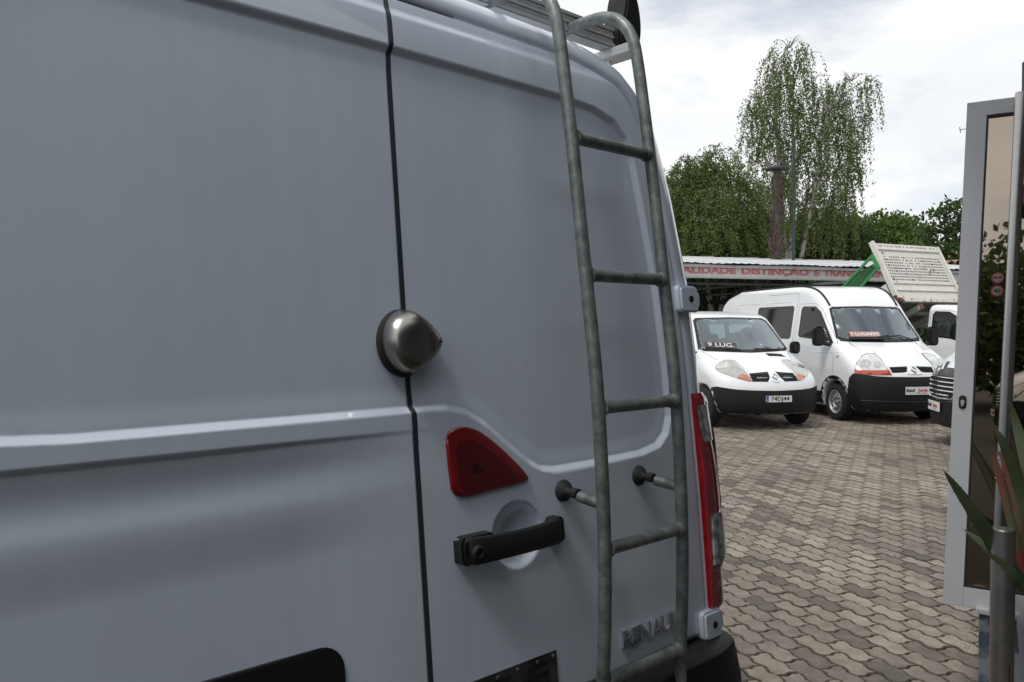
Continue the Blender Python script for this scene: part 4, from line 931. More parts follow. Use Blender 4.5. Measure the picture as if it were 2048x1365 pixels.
for M_ in (lambda P: P, mir):
    BT.patch('headlight', 'wrap', M_([(-50.5, 1.04), (-49, 1.11), (-44, 1.145), (-36, 1.13), (-29, 1.06), (-23, .96), (-19.5, .86), (-18.5, .805), (-22, .805), (-30, .855), (-41, .925), (-48, .98)]), LENSY, tr, off=.008, rnd=1)
    BT.patch('indicator', 'wrap', M_([(-31, .875), (-23.5, .925), (-18.8, .82), (-19.5, .808), (-24, .825)]), mat('aged_amber', (.50, .16, .08), .2, coat=1, var=.2, vscale=25), tr, off=.013, rnd=1)
    BT.patch('lamp_bowl', 'wrap', M_([(-44 + 5.5 * math.cos(a), 1.045 + .052 * math.sin(a)) for a in np.linspace(0, 2 * PI, 17)[:-1]]), mat('lamp_bowl', (.66, .66, .63), .12, metal=.6, coat=1, var=.3, vscale=25), tr, off=.011)
    gr = BT.patch('grille', 'wrap', M_([(-20.5, .93), (-3.4, .955), (-4.6, .87), (-7, .80), (-19, .805)]), BLKPL, tr, off=.004)
    for z in (.835, .87, .905): BT.line('grille_bar', 'wrap', M_([(-18.8, z), (-4.6 - (.0 if z > .86 else 1.5), z + .004)]), BUMP, gr, .007, off=.008)
    BT.line('bonnet_edge', 'wrap', M_([(-20, .945), (-28, 1.07), (-37, 1.145)]), RUB, tr, .004, off=-.001)
    BT.line('panel_joint', 'wrap', M_([(-43, .935), (-47, .80), (-49, .68)]), RUB, tr, .003, off=-.001)
    BT.line('panel_joint', 'front', M_([(-.70, 1.135), (-.83, 1.28)]), RUB, tr, .004, off=-.001)
BT.patch('bumper', 'wrap', [(-51.5, .58), (-49.5, .69), (-44, .715), (-30, .675), (-20, .665), (0, .655), (20, .665), (30, .675), (44, .715), (49.5, .69), (51.5, .58), (51.5, .25), (-51.5, .25)], BUMP, tr, off=.012, skirt=.03)
BT.patch('air_intake', 'wrap', [(-16, .655), (16, .655), (15, .59), (13, .575), (-13, .575), (-15, .59)], HOLE, tr, off=.015)
BT.patch('air_intake', 'wrap', [(-22, .37), (22, .37), (20, .30), (-20, .30)], HOLE, tr, off=.015)
BT.patch('badge_mount', 'wrap', [(-3.6, .93), (-2.2, .965), (2.2, .965), (3.6, .93), (3.4, .82), (1.5, .79), (-1.5, .79), (-3.4, .82)], WHITE, tr, off=.012, rnd=1)
h = BT.ray('wrap', 0, .88); diamond(tr, h[0] + Vector((.014, 0, 0)), (0, 1, 0), h[1].cross(Vector((0, 1, 0))), .165)
plate(tr, .018, .0, .525, '74DJ44', 'pt', .46, .105)
BT.patch('bonnet_vent', 'top', [(-.90, .26), (-.80, .28), (-.84, .62), (-.93, .58)], HOLE, tr, off=.003)
BT.patch('scuttle', 'front', [(-.80, 1.278), (0, 1.25), (.80, 1.278), (.80, 1.305), (0, 1.285), (-.80, 1.305)], BLKPL, tr, off=.006)
for s in (-1, 1): mirror(tr, -1.25, s * 1.05, 1.33, s, .22, .17)
BT.line('side_joint', 'right', [(-1.25, 1.2), (-1.2, .9), (-1.33, .5)], RUB, tr, .003); BT.line('side_joint', 'right', [(-2.39, 1.85), (-2.39, .4)], RUB, tr, .003)
BT.line('side_joint', 'left', [(-2.39, 1.85), (-2.39, .4)], RUB, tr, .003)
van_common(tr, BT, 4.78, (-.85, -4.0), .83, .205)
for y in (-.42, .42): seat(tr, -2.0, y, .72, 1.36)
for y in (-.5, 0, .5): seat(tr, -3.1, y, .72, 1.33, .42)
BT_d = MB().prism([(-1.0, 1.0), (-1.05, 1.22), (-1.35, 1.26), (-1.55, 1.20), (-1.5, .7), (-1.0, .7)], lambda a, b_, t: Vector((a, t, b_)), -.8, .8).build('dashboard', DASH, tr, bevel=.02)
MB().lathe([(.18, .0), (.195, .012), (.18, .024), (.165, .012), (.18, 0)], (-1.62, .42, 1.22), (.5, 0, .7), 24).build('steering_wheel', DASH, tr, True)
wipers(BT, tr, [[(-.15, 1.285), (-.62, 1.31)], [(.60, 1.285), (.10, 1.30)]])
MB().tube([(-2.1, -.1, 1.95), (-2.45, -.1, 2.25)], .004, 5).build('antenna', RUB, tr)
card = empty('price_card', (0, 0, 0)); card['label'] = 'dark card reading 9 LUG. at the foot of the low van windscreen'; card['category'] = 'card'
def cardboard(root, tf, wd, hh, m):
    o = MB().prism([(-wd / 2, -hh / 2), (wd / 2, -hh / 2), (wd / 2, hh / 2), (-wd / 2, hh / 2)], lambda a, b_, t: tf @ Vector((a, b_, t)), -.004, .0).build('board', m, root); return o
def on_van(P, p): return Matrix.Translation(P[0]) @ Matrix.Rotation(P[1], 4, 'Z') @ Vector(p)
def card_on(root, B, P, y0, z0, y1, z1, hh, m, txt, ts, tm, off=.02, sx=1.0):
    a = B.ray('front', y0, z0); b_ = B.ray('front', y1, z1); A = on_van(P, a[0] + a[1] * off); Bb = on_van(P, b_[0] + b_[1] * off)
    x = (Bb - A); wd = x.length; x.normalize(); nn = Matrix.Rotation(P[1], 3, 'Z') @ (a[1] + b_[1]).normalized(); y = nn.cross(x).normalized()
    if y.z < 0: y = -y
    T = frame((A + Bb) / 2, x, y); cardboard(root, T, wd, hh, m); root.location = (0, 0, 0)
    text_obj(txt, ts, T @ Matrix.Translation((0, 0, .0015)), tm, root, off=.002, sx=sx)
card_on(card, BT, TRP, -.72, 1.375, -.20, 1.352, .145, mat('card_dark', (.055, .055, .055), .7), '9 LUG.', .145, mat('card_letter', (.62, .62, .58), .6), .025, 1.1)
# ---- tall white van (seven seats)
mv = empty('parked_van', MAP[0], MAP[1]); mv['label'] = 'tall long white van with seven-seat sign behind its windscreen, in the middle of the row'; mv['category'] = 'van'; mv['group'] = 'white vans'
wo_ = [(-.845, 1.50), (-.80, 1.455), (-.66, 1.435), (0, 1.43), (.66, 1.435), (.80, 1.455), (.845, 1.50), (.735, 2.05), (.67, 2.085), (0, 2.10), (-.67, 2.085), (-.735, 2.05)]
wi_ = [(-.79, 1.53), (-.76, 1.50), (-.64, 1.485), (0, 1.48), (.64, 1.485), (.76, 1.50), (.79, 1.53), (.695, 2.02), (.64, 2.05), (0, 2.062), (-.64, 2.05), (-.695, 2.02)]
dwn = [(-2.32, 2.06), (-2.26, 2.11), (-1.80, 2.10), (-1.62, 2.00), (-1.08, 1.40), (-1.12, 1.34), (-1.45, 1.40), (-1.75, 1.47), (-2.25, 1.50), (-2.32, 1.54)]
dwi = [(-2.28, 2.05), (-2.24, 2.075), (-1.82, 2.065), (-1.66, 1.98), (-1.16, 1.42), (-1.45, 1.44), (-1.75, 1.51), (-2.24, 1.535), (-2.28, 1.57)]
rw = rrect(-4.20, 1.46, -2.62, 2.13, .07); rwi = rrect(-4.15, 1.51, -2.67, 2.08, .06)
BMA.shell('body', WHITE, mv, [('front', wi_, 0)] + [(s, q, 0) for s in ('right', 'left') for q in (dwi, rwi)])
winset(mv, BMA, 'front', wo_, wi_, LGLASS, 0, 'windscreen')
for s in ('right', 'left'):
    winset(mv, BMA, s, dwn, dwi, SGLASS, 0, 'door_window'); winset(mv, BMA, s, rw, rwi, mat('privacy_glass', (.008, .008, .009), .08, spec=.35), 0)
    BMA.patch('sill', s, [(-4.05, .50), (-1.36, .50), (-1.36, .27), (-4.05, .27)], BLKPL, mv, off=.006)
    BMA.patch('wheel_trim', s, [(-.95 + .475 * math.cos(a), .33 + .49 * math.sin(a)) for a in np.linspace(.10, PI + .05, 22)] + [(-.95 + .40 * math.cos(a), .33 + .40 * math.sin(a)) for a in np.linspace(PI, 0, 20)], BLKPL, mv, off=.012)
for M_ in (lambda P: P, mir):
    hl = BMA.patch('headlight', 'wrap', M_([(-45, .93), (-44.5, 1.06), (-42.5, 1.17), (-39, 1.215), (-33, 1.225), (-28.5, 1.20), (-24.5, 1.09), (-20.8, .945), (-30, .945)]), LENS, mv, off=.008, rnd=1)
    BMA.patch('lamp_bowl', 'wrap', M_([(-38 + 4.4 * math.cos(a), 1.06 + .065 * math.sin(a)) for a in np.linspace(0, 2 * PI, 17)[:-1]]), mat('lamp_bowl_bright', (.75, .75, .74), .08, metal=.7, coat=1, col2=(.35, .35, .35), vscale=35), hl, off=.011)
    BMA.patch('lamp_bowl', 'wrap', M_([(-29 + 3.2 * math.cos(a), 1.045 + .055 * math.sin(a)) for a in np.linspace(0, 2 * PI, 17)[:-1]]), mat('lamp_bowl_bright', (.6, .6, .6), .1), hl, off=.011)
    BMA.line('lamp_edge', 'wrap', M_([(-45, .93), (-44.5, 1.06), (-42, 1.185), (-38, 1.222), (-31, 1.222), (-27, 1.17), (-20.8, .945)]), FRIT, hl, .006, off=.006)
    BMA.patch('indicator', 'wrap', M_([(-45.5, .945), (-33, .937), (-20.5, .95), (-18.8, .868), (-30, .865), (-45, .89)]), AMBER, mv, off=.012)
    gr = BMA.patch('grille', 'wrap', M_([(-20, 1.000), (-4.2, 1.012), (-5.0, .97), (-6.5, .925), (-9, .91), (-18.2, .905)]), BLKPL, mv, off=.004)
    for z in (.93, .955, .98): BMA.line('grille_bar', 'wrap', M_([(-18.6, z), (-6.2, z)]), BUMP, gr, .006, off=.008)
    BMA.line('bonnet_edge', 'wrap', M_([(-20.5, 1.01), (-29, 1.24), (-33.5, 1.30)]), RUB, mv, .0035, off=-.001)
    BMA.line('bonnet_edge', 'front', M_([(-.62, 1.27), (-.68, 1.43)]), RUB, mv, .0035, off=-.001)
    BMA.line('roof_strip', 'top', [(-1.58, M_([(-.70, 0)])[0][0]), (-1.9, M_([(-.715, 0)])[0][0]), (-2.3, M_([(-.73, 0)])[0][0]), (-5.8, M_([(-.745, 0)])[0][0])], BLKPL, mv, .022, off=.006)
BMA.patch('bumper', 'wrap', [(-51, .60), (-49.5, .80), (-46, .885), (-40, .875), (-30, .845), (-19, .835), (0, .83), (19, .835), (30, .845), (40, .875), (46, .885), (49.5, .80), (51, .60), (51, .24), (-51, .24)], BUMP, mv, off=.014, skirt=.03)
BMA.patch('bumper_slot', 'wrap', [(-18, .745), (18, .745), (17, .695), (-17, .695)], HOLE, mv, off=.017)
BMA.line('bumper_fold', 'wrap', [(-40, .42), (0, .40), (40, .42)], BLKPL, mv, .012, off=.014)
BMA.patch('badge_mount', 'wrap', [(-4, .985), (-2.4, 1.02), (2.4, 1.02), (4, .985), (5.5, .90), (7, .875), (-7, .875), (-5.5, .90)], WHITE, mv, off=.012, rnd=1)
h = BMA.ray('wrap', 0, .955); diamond(mv, h[0] + Vector((.014, 0, 0)), (0, 1, 0), h[1].cross(Vector((0, 1, 0))), .17)
plate(mv, .022, .03, .60, '', 'shop', .52, .135)
BMA.patch('scuttle', 'front', [(-.80, 1.44), (-.6, 1.425), (0, 1.415), (.6, 1.425), (.80, 1.44), (.80, 1.47), (0, 1.44), (-.80, 1.47)], BLKPL, mv, off=.005)
wipers(BMA, mv, [[(-.10, 1.44), (.14, 1.53), (-.12, 1.50)], [(.62, 1.44), (.35, 1.53), (.0, 1.50)]])
for s in (-1, 1): mirror(mv, -1.16, s * 1.17, 1.53, s, .36, .20)
for s in ('right', 'left'):
    BMA.line('door_joint', s, [(-2.42, .50), (-2.44, 1.5), (-2.42, 2.16), (-1.80, 2.15), (-1.62, 2.06), (-1.02, 1.40), (-.98, 1.2), (-1.0, .85)], RUB, mv, .0035, off=-.001)
    BMA.line('door_joint', s, [(-2.50, .50), (-2.52, 1.5), (-2.50, 2.38), (-3.8, 2.38), (-3.8, .5)], RUB, mv, .0035, off=-.001)
    BMA.line('side_joint', s, [(-5.3, 2.2), (-5.3, .5)], RUB, mv, .003, off=-.001)
    for x0, x1 in ((-3.8, -2.75), (-5.3, -4.15)): BMA.line('pressing', s, [(x0, 2.36), (x0, 2.24), (x0 + .04, 2.21), (x1 - .04, 2.21), (x1, 2.24), (x1, 2.36)], WHITE, mv, .008, off=-.002)
    BMA.line('waist_fold', s, [(-5.6, 1.20), (-2.6, 1.22)], WHITE, mv, .006, off=-.001); BMA.line('waist_fold', s, [(-2.35, 1.22), (-.75, 1.24)], WHITE, mv, .006, off=-.001)
h = BMA.ray('right', -.85, 1.17); MB().box(h[0] + Vector((0, -.008, 0)), (.06, .014, .03)).build('side_repeater', mat('grey_lens', (.35, .34, .32), .3), mv, bevel=.004)
h = BMA.ray('right', -2.30, 1.22); MB().box(h[0] + Vector((0, -.015, 0)), (.12, .03, .045)).build('door_handle', BLKPL, mv, bevel=.006)
van_common(mv, BMA, 6.2, (-.95, -5.0), .86, .215)
for y in (-.45, .45): seat(mv, -2.05, y, .80, 1.52)
MB().prism([(-.95, 1.0), (-1.0, 1.36), (-1.30, 1.42), (-1.5, 1.36), (-1.5, .7), (-.95, .7)], lambda a, b_, t: Vector((a, t, b_)), -.84, .84).build('dashboard', DASH, mv, bevel=.02)
MB().lathe([(.20, .0), (.215, .012), (.20, .024), (.185, .012), (.20, 0)], (-1.60, .45, 1.42), (.6, 0, .7), 24).build('steering_wheel', DASH, mv, True)
bh = MB().box((-2.95, -.30, 1.70), (.02, .85, .62)).build('rear_panel', mat('panel_pale', (.42, .50, .47), .6), mv)
text_obj('Novo', .42, frame((-2.935, -.28, 1.70), (0, 1, 0), (0, 0, 1)) @ Matrix.Rotation(R(24), 4, 'Z'), INTER, bh, off=.012, shear=.35)
MB().box((-2.97, 0, 1.5), (.02, 1.6, 1.6)).build('bulkhead', DASH, mv)
card2 = empty('seat_sign', (0, 0, 0)); card2['label'] = 'boxy sign reading 7 LUGARES behind the windscreen of the tall van'; card2['category'] = 'sign'
card_on(card2, BMA, MAP, -.60, 1.555, -.02, 1.555, .125, mat('sign_pink', (.42, .20, .19), .6), '7 LUGARES', .105, PLW, .02, 1.05)
def lid(root, B, P):
    a = on_van(P, B.ray('front', -.63, 1.50)[0] + Vector((.05, 0, .0))); b_ = on_van(P, B.ray('front', -.0, 1.50)[0] + Vector((.05, 0, 0)))
    MB().bar(a, b_, .10, .05).build('base', DASH, root)
lid(card2, BMA, MAP)
# ---- newer white van with chrome grille at the right edge (its nose shows)
B3 = Body(M3_SIDE, [(.2, .92), (.5, .985), (.95, 1.0), (1.4, .98), (2.0, .87), (2.5, .80)], [(.2, .36), (1.0, .36), (1.5, .28), (2.2, .18)], 5.5, [(-.90, .42), (-4.6, .42)], .12)
def make_m3():
    rt = empty('parked_van', (0, 0, 0)); w3o = [(-.86, 1.55), (-.66, 1.50), (0, 1.49), (.66, 1.50), (.86, 1.55), (.74, 2.12), (.66, 2.16), (0, 2.17), (-.66, 2.16), (-.74, 2.12)]
    w3i = [(-.80, 1.58), (-.64, 1.54), (0, 1.53), (.64, 1.54), (.80, 1.58), (.69, 2.08), (.63, 2.12), (0, 2.13), (-.63, 2.12), (-.69, 2.08)]
    B3.shell('body', WHITE, rt, [('front', w3i, 0)] + [(s, dwi, 0) for s in ('right', 'left')])
    winset(rt, B3, 'front', w3o, w3i, LGLASS, 0, 'windscreen')
    for s in ('right', 'left'): winset(rt, B3, s, dwn, dwi, SGLASS, 0, 'door_window')
    B3.patch('nose_panel', 'wrap', [(-31, 1.13), (-27, 1.12), (-4, 1.12), (-2.2, 1.20), (2.2, 1.20), (4, 1.12), (27, 1.12), (31, 1.13), (31.5, .90), (27, .72), (18, .655), (-18, .655), (-27, .72), (-31.5, .90)], FRIT, rt, off=.012, skirt=.03)
    g = B3.patch('grille', 'wrap', [(-25, 1.0), (25, 1.0), (25.5, .86), (21, .72), (-21, .72), (-25.5, .86)], HOLE, rt, off=.014)
    for z in (.74, .80, .86, .92, .98):
        e_ = 19 if z < .76 else 25
        B3.line('grille_bar', 'wrap', [(-e_, z), (e_, z)], CHROME, g, .010, off=.018)
    for a in range(-24, 25, 6): B3.line('grille_bar', 'wrap', [(a, .74 if abs(a) < 20 else .83), (a, .98)], BLKPL, g, .012, off=.016)
    B3.line('grille_rim', 'wrap', [(-27.5, 1.0), (-28.5, .88), (-22, .70), (0, .685), (22, .70), (28.5, .88), (27.5, 1.0)], CHROME, g, .016, off=.014)
    h = B3.ray('wrap', 0, 1.10); diamond(rt, h[0] + Vector((.022, 0, 0)), (0, 1, 0), h[1].cross(Vector((0, 1, 0))), .20)
    for M_ in (lambda P: P, mir):
        q = B3.patch('headlight', 'wrap', M_([(-32, 1.10), (-38, 1.17), (-46, 1.24), (-49, 1.25), (-48, 1.15), (-43, 1.0), (-37, .90), (-32.5, .88)]), LENS, rt, off=.010)
        B3.line('lamp_edge', 'wrap', M_([(-32, 1.10), (-38, 1.17), (-46, 1.24), (-49, 1.25), (-48, 1.15), (-43, 1.0), (-37, .90)]), FRIT, q, .008, off=.008)
        B3.patch('lamp_bowl', 'wrap', M_([(-39 + 3.6 * math.cos(a), 1.05 + .06 * math.sin(a)) for a in np.linspace(0, 2 * PI, 17)[:-1]]), MATS['lamp_bowl_bright'], q, off=.013)
        B3.line('bonnet_edge', 'wrap', M_([(-31.5, 1.13), (-40, 1.30)]), RUB, rt, .0035, off=-.001)
    B3.patch('bumper', 'wrap', [(-52, .55), (-50, .84), (-42, .86), (-33, .84), (-28, .72), (-19, .65), (19, .65), (28, .72), (33, .84), (42, .86), (50, .84), (52, .55), (52, .26), (-52, .26)], BUMP, rt, off=.013, skirt=.03)
    B3.patch('air_intake', 'wrap', [(-22, .42), (22, .42), (20, .32), (-20, .32)], HOLE, rt, off=.016)
    plate(rt, .024, .0, .565, '', 'shop', .52, .135)
    for s in (-1, 1): mirror(rt, -1.16, s * 1.20, 1.56, s, .36, .20)
    van_common(rt, B3, 5.5, (-.92, -4.6), .87, .215)
    for y in (-.45, .45): seat(rt, -2.05, y, .80, 1.52)
    MB().prism([(-.95, 1.0), (-1.0, 1.40), (-1.30, 1.46), (-1.5, 1.40), (-1.5, .7), (-.95, .7)], lambda a, b_, t: Vector((a, t, b_)), -.84, .84).build('dashboard', DASH, rt, bevel=.02)
    return rt
m3 = make_m3(); m3.location = (6.13, 11.55, 0); m3.rotation_euler = (0, 0, R(-102 - 90)); m3['label'] = 'white van with tall chrome-barred grille, its nose beside the open glass door'; m3['category'] = 'van'; m3['group'] = 'white vans'
rv = copy_tree(m3); rv.location = (-6.1, -9.2, 0); rv.rotation_euler = (0, 0, R(140)); rv['label'] = 'white van mirrored in the bronze door glass'
# ---- tipper truck
TKP = ((10.33, 14.79), 25)
tk = empty('tipper_truck', (*TKP[0], 0), R(25 - 90)); tk['label'] = 'white tipper truck with its worn perforated bed raised behind the vans'; tk['category'] = 'truck'
BC = Body(CAB_SIDE, [(.3, .90), (.95, .985), (1.35, .965), (2.0, .87), (2.3, .80)], [(.2, .36), (.9, .36), (1.4, .26), (2.1, .18)], 2.3, [(-.93, .41)], .12)
cwo = [(a, b_) for a, b_ in wo_]; cdw = [(a if a > -2.0 else a + .15, b_ - .09 if b_ > 1.9 else b_) for a, b_ in dwn]; cdi = [(a if a > -2.0 else a + .15, b_ - .09 if b_ > 1.9 else b_) for a, b_ in dwi]
wic = [(a, min(b_, 1.95)) for a, b_ in wi_]
BC.shell('cab', WHITE, tk, [('front', wic, 0)] + [(s, cdi, 0) for s in ('right', 'left')] + [('back', rrect(-.6, 1.45, .6, 1.95, .06), 0)])
winset(tk, BC, 'front', [(a, min(b_, 1.99)) for a, b_ in wo_], wic, LGLASS, 0, 'windscreen')
for s in ('right', 'left'):
    winset(tk, BC, s, cdw, cdi, glass('cab_glass', (.30, .34, .34), .01, 1.5), 0, 'door_window')
    BC.line('door_joint', s, [(-2.2, .6), (-2.22, 2.02), (-1.80, 2.04), (-1.62, 1.98), (-1.02, 1.38), (-.98, .9)], RUB, tk, .004, off=-.001)
BC.patch('bumper', 'wrap', [(-51, .60), (-46, .885), (-19, .835), (19, .835), (46, .885), (51, .60), (51, .26), (-51, .26)], BUMP, tk, off=.014)
for M_ in (lambda P: P, mir): BC.patch('headlight', 'wrap', M_([(-45, .93), (-44, 1.12), (-38, 1.22), (-28, 1.20), (-21, .945)]), LENS, tk, off=.008)
for s in (-1, 1): mirror(tk, -1.16, s * 1.17, 1.55, s, .38, .20)
for y in (-.45, .45): seat(tk, -1.85, y, .80, 1.50)
MB().prism([(-.95, .9), (-1.0, 1.36), (-1.30, 1.42), (-1.5, 1.3), (-1.5, .7), (-.95, .7)], lambda a, b_, t: Vector((a, t, b_)), -.84, .84).build('dashboard', DASH, tk)
for s in (-1, 1):
    MB().bar((-.8, s * .38, .62), (-6.0, s * .38, .62), .08, .16).build('chassis_rail', BLKPL, tk)
    for x in (-.93, -4.4): make_wheel(tk, (x, s * (.86), .34), .34, .21, .2, s)
MB().box((-2.9, .8, .55), (.9, .3, .35)).build('fuel_tank', BLKPL, tk, bevel=.03)
TW = mat('tipper_paint', (.58, .56, .51), .6, col2=(.68, .67, .62), vscale=3, bump=.2, bscale=25)
TWr = mat('tipper_paint_rusty', (.62, .60, .55), .65, col2=(.18, .075, .04), vscale=5.5, det=8, thr=(.60, .66))
XH = -2.9; tb = R(28)                  # headboard foot in truck frame, tilt
def TB(t, h_, y=0): return Vector((XH - t * math.cos(tb) - h_ * math.sin(tb), y, 2.30 - t * math.sin(tb) + h_ * math.cos(tb)))  # t backwards along floor, h_ above floor
hb = empty('tipper_bed', (0, 0, 0)); hb.parent = tk
def bedbox(nm, t0, t1, h0, h1, y0, y1, m=TW, bev=.006): 
    return MB().prism([(t0, h0), (t1, h0), (t1, h1), (t0, h1)], lambda a, b_, y: TB(a, b_, y), y0, y1).build(nm, m, hb, bevel=bev)
HBH = 1.40
bedbox('headboard_post', -.05, .06, -.04, HBH + .04, -1.06, -.985); bedbox('headboard_post', -.05, .06, .0, HBH - .02, .985, 1.06)
bedbox('headboard', .0, .025, .0, .20, -.985, .985, TWr); bedbox('headboard', .0, .02, .2, .38, -.985, .985, TW); bedbox('headboard_fold', -.03, .0, .195, .225, -.985, .985, TW, .004); bedbox('headboard_fold', -.03, .0, .37, .40, -.985, .985, TWr, .004)
bedbox('headboard', .0, .02, .38, HBH - .16, -.985, .985, TWr); bedbox('headboard_fold', -.035, .0, HBH - .17, HBH - .14, -.985, .985, TW, .004); bedbox('headboard', -.02, .03, HBH - .14, HBH, -.985, .985, TW)
b = MB()
for r_ in range(9):
    hh = .47 + r_ * .072
    for k in range(34):
        y = -.90 + k * .0545
        if r_ > 4 and 9 < k < 20 and rng.random() < .55: continue
        if rng.random() < .04: continue
        ws = .026 if rng.random() < .97 else .045
        b.add([TB(-.003, hh + dz, y + dy) for dy, dz in ((0, 0), (ws, 0), (ws, .034), (0, .034))], [(0, 1, 2, 3)])
for k in range(40):
    if rng.random() < .12: continue
    b.add([TB(-.024, HBH - .085 + dz, -.88 + k * .045 + dy) for dy, dz in ((0, 0), (.018, 0), (.018, .035), (0, .035))], [(0, 1, 2, 3)])
b.build('perforations', HOLE, hb, kind='stuff')
bedbox('front_lip', -.05, .03, -.09, .0, -1.06, 1.06, mat('lip_rust', (.60, .57, .52), .7, col2=(.22, .09, .05), vscale=7, thr=(.55, .62)))
FL = 3.1
bedbox('floor', .03, FL, -.05, .0, -1.03, 1.03, mat('floor_under', (.20, .19, .17), .8, var=.25))
for t in (.45, .95, 1.45, 1.95, 2.45, 2.9): bedbox('cross_member', t, t + .06, -.13, -.051, -.98, .98, mat('floor_under2', (.33, .31, .27), .8, var=.2))
for y in (-.42, .42): bedbox('long_member', -.02, FL, -.25, -.131, y - .05, y + .05, mat('beam_cream', (.45, .43, .37), .7, var=.15)); 
for y in (-.42, .42): bedbox('member_end', -.035, -.02, -.26, -.12, y - .06, y + .06, mat('rust_dark', (.12, .05, .03), .8, var=.3))
for y0, y1 in ((-1.05, -1.02), (1.02, 1.05)):
    bedbox('side_panel', .10, FL, .0, .42, y0, y1, TW); 
    for t in (.5, 1.6, 2.7): bedbox('side_rib', t, t + .06, .02, .42, y0 - .02 if y0 < 0 else y1, y0 if y0 < 0 else y1 + .02, TW)
bedbox('tailboard', FL, FL + .03, .0, .42, -1.0, 1.0, TW)
bedbox('corner_bracket', -.06, .10, -.10, .06, -1.12, -1.07, MATS['rust_dark']); bedbox('corner_bracket', -.10, .0, -.12, -.02, -1.10, -1.0, MATS['rust_dark'])
MB().tube([TB(1.2, -.2, 0), (-3.9, 0, .7)], .06, 12).build('lifting_ram', ALU, tk, True)
# green mesh panel above the right-hand side board
def G2(t, z): return Vector((-2.9 + t, -1.07, z))
GO = [(-2.30, 1.92), (-.59, 3.30), (-.40, 2.99), (-1.65, 1.88)]; GI = [(-2.16, 1.96), (-.62, 3.20), (-.48, 2.99), (-1.72, 1.94)]
GM = mat('green_frame', (.02, .22, .06), .5)
fr4 = MB()
for i in range(4):
    j = (i + 1) % 4; fr4.prism([GO[i], GO[j], GI[j], GI[i]], lambda a, b_, t: G2(a, b_) + Vector((0, t, 0)), -.03, 0)
gf = fr4.build('green_frame', GM, tk)
MB().prism([(-2.16, 1.96), (-1.25, 2.68), (-1.05, 2.84), (-.80, 2.98), (-.56, 3.07), (-.48, 2.99), (-1.72, 1.94)], lambda a, b_, t: G2(a, b_) + Vector((0, t, 0)), -.018, -.012).build('green_sheet', glass('green_plastic', (.10, .42, .18), .15, .8), gf)
MB().tube([G2(-2.0, 2.12), G2(-1.25, 2.69), G2(-1.05, 2.85), G2(-.80, 2.99), G2(-.56, 3.08)], .008, 5).build('green_sheet_edge', INK, gf)

# ================================================================== CARPORT WITH LETTERED FASCIA
cp = empty('carport', (4.4, 20.0, 0)); cp['label'] = 'long metal carport with faded red lettering on its fascia behind the vans'; cp['category'] = 'carport'
A0 = Vector((3.0, 19.65, 0)); A1 = Vector((16.5, 23.6, 0)); cx_ = (A1 - A0).normalized(); cy_ = Vector((-cx_.y, cx_.x, 0)); LN = (A1 - A0).length
def CP(a, b_, z): return A0 + cx_ * a + cy_ * b_ + Vector((0, 0, z)) - Vector((4.4, 20.0, 0))
FASC = mat('fascia_sheet', (.50, .50, .48), .6, col2=(.40, .39, .36), vscale=1.5, det=6, bump=.1, bscale=10)
MB().prism([(0, 2.97), (LN, 2.97), (LN, 3.285), (0, 3.285)], lambda a, z, t: CP(a, t, z), -.03, 0).build('fascia', FASC, cp)
MB().prism([(0, 2.93), (LN, 2.93), (LN, 2.968), (0, 2.968)], lambda a, z, t: CP(a, t, z), -.05, .03).build('gutter', mat('gutter_grey', (.33, .33, .32), .6, var=.15), cp)
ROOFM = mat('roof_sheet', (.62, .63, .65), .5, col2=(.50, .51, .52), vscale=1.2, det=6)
np_ = 16; pwid = LN / np_
for i in range(np_):
    a0 = i * pwid; V = []; F = []; nsg = 12
    for k in range(nsg + 1):
        a = a0 + pwid * k / nsg; bz = .018 if k % 3 == 1 else 0
        for b_, z in ((-.10, 3.30), (6.4, 4.08)): V.append(CP(a, b_, z + bz + .012 * (i % 2)))
    F = [(2 * k, 2 * k + 2, 2 * k + 3, 2 * k + 1) for k in range(nsg)]
    o = link('roof_sheet', mesh(V, F), ROOFM, cp, False)
    MB().prism([(a0 - .02, 0), (a0 + .03, 0), (a0 + .03, 6.5), (a0 - .02, 6.5)], lambda a, b_, t: CP(a, b_, 3.305 + .12 * b_ + t), .0, .026).build('roof_seam', mat('seam_dark', (.30, .30, .30), .7), cp)
    if i % 2 == 0: MB().box(CP(a0 + .4, 6.42, 4.10), (.5, .08, .05)).build('ridge_clip', mat('clip_grey', (.30, .28, .25), .7), cp)
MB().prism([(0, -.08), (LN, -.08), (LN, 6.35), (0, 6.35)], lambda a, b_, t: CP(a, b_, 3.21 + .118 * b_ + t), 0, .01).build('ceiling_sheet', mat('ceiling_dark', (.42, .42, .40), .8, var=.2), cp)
cab = bez([CP(a, -.045, 3.30 + .02 * math.sin(a * 1.7)) for a in np.linspace(.2, LN - .2, 30)], 3); MB().tube(cab, .012, 5).build('cable', INK, cp)
for a in np.linspace(.6, LN - .6, 5):
    for b_ in (.5, 6.1): MB().prism([(a - .06, b_ - .06), (a + .06, b_ - .06), (a + .06, b_ + .06), (a - .06, b_ + .06)], lambda x, y, t: CP(x, y, t), 0, 3.15 + .1 * b_).build('post', mat('post_steel', (.06, .062, .065), .6), cp)
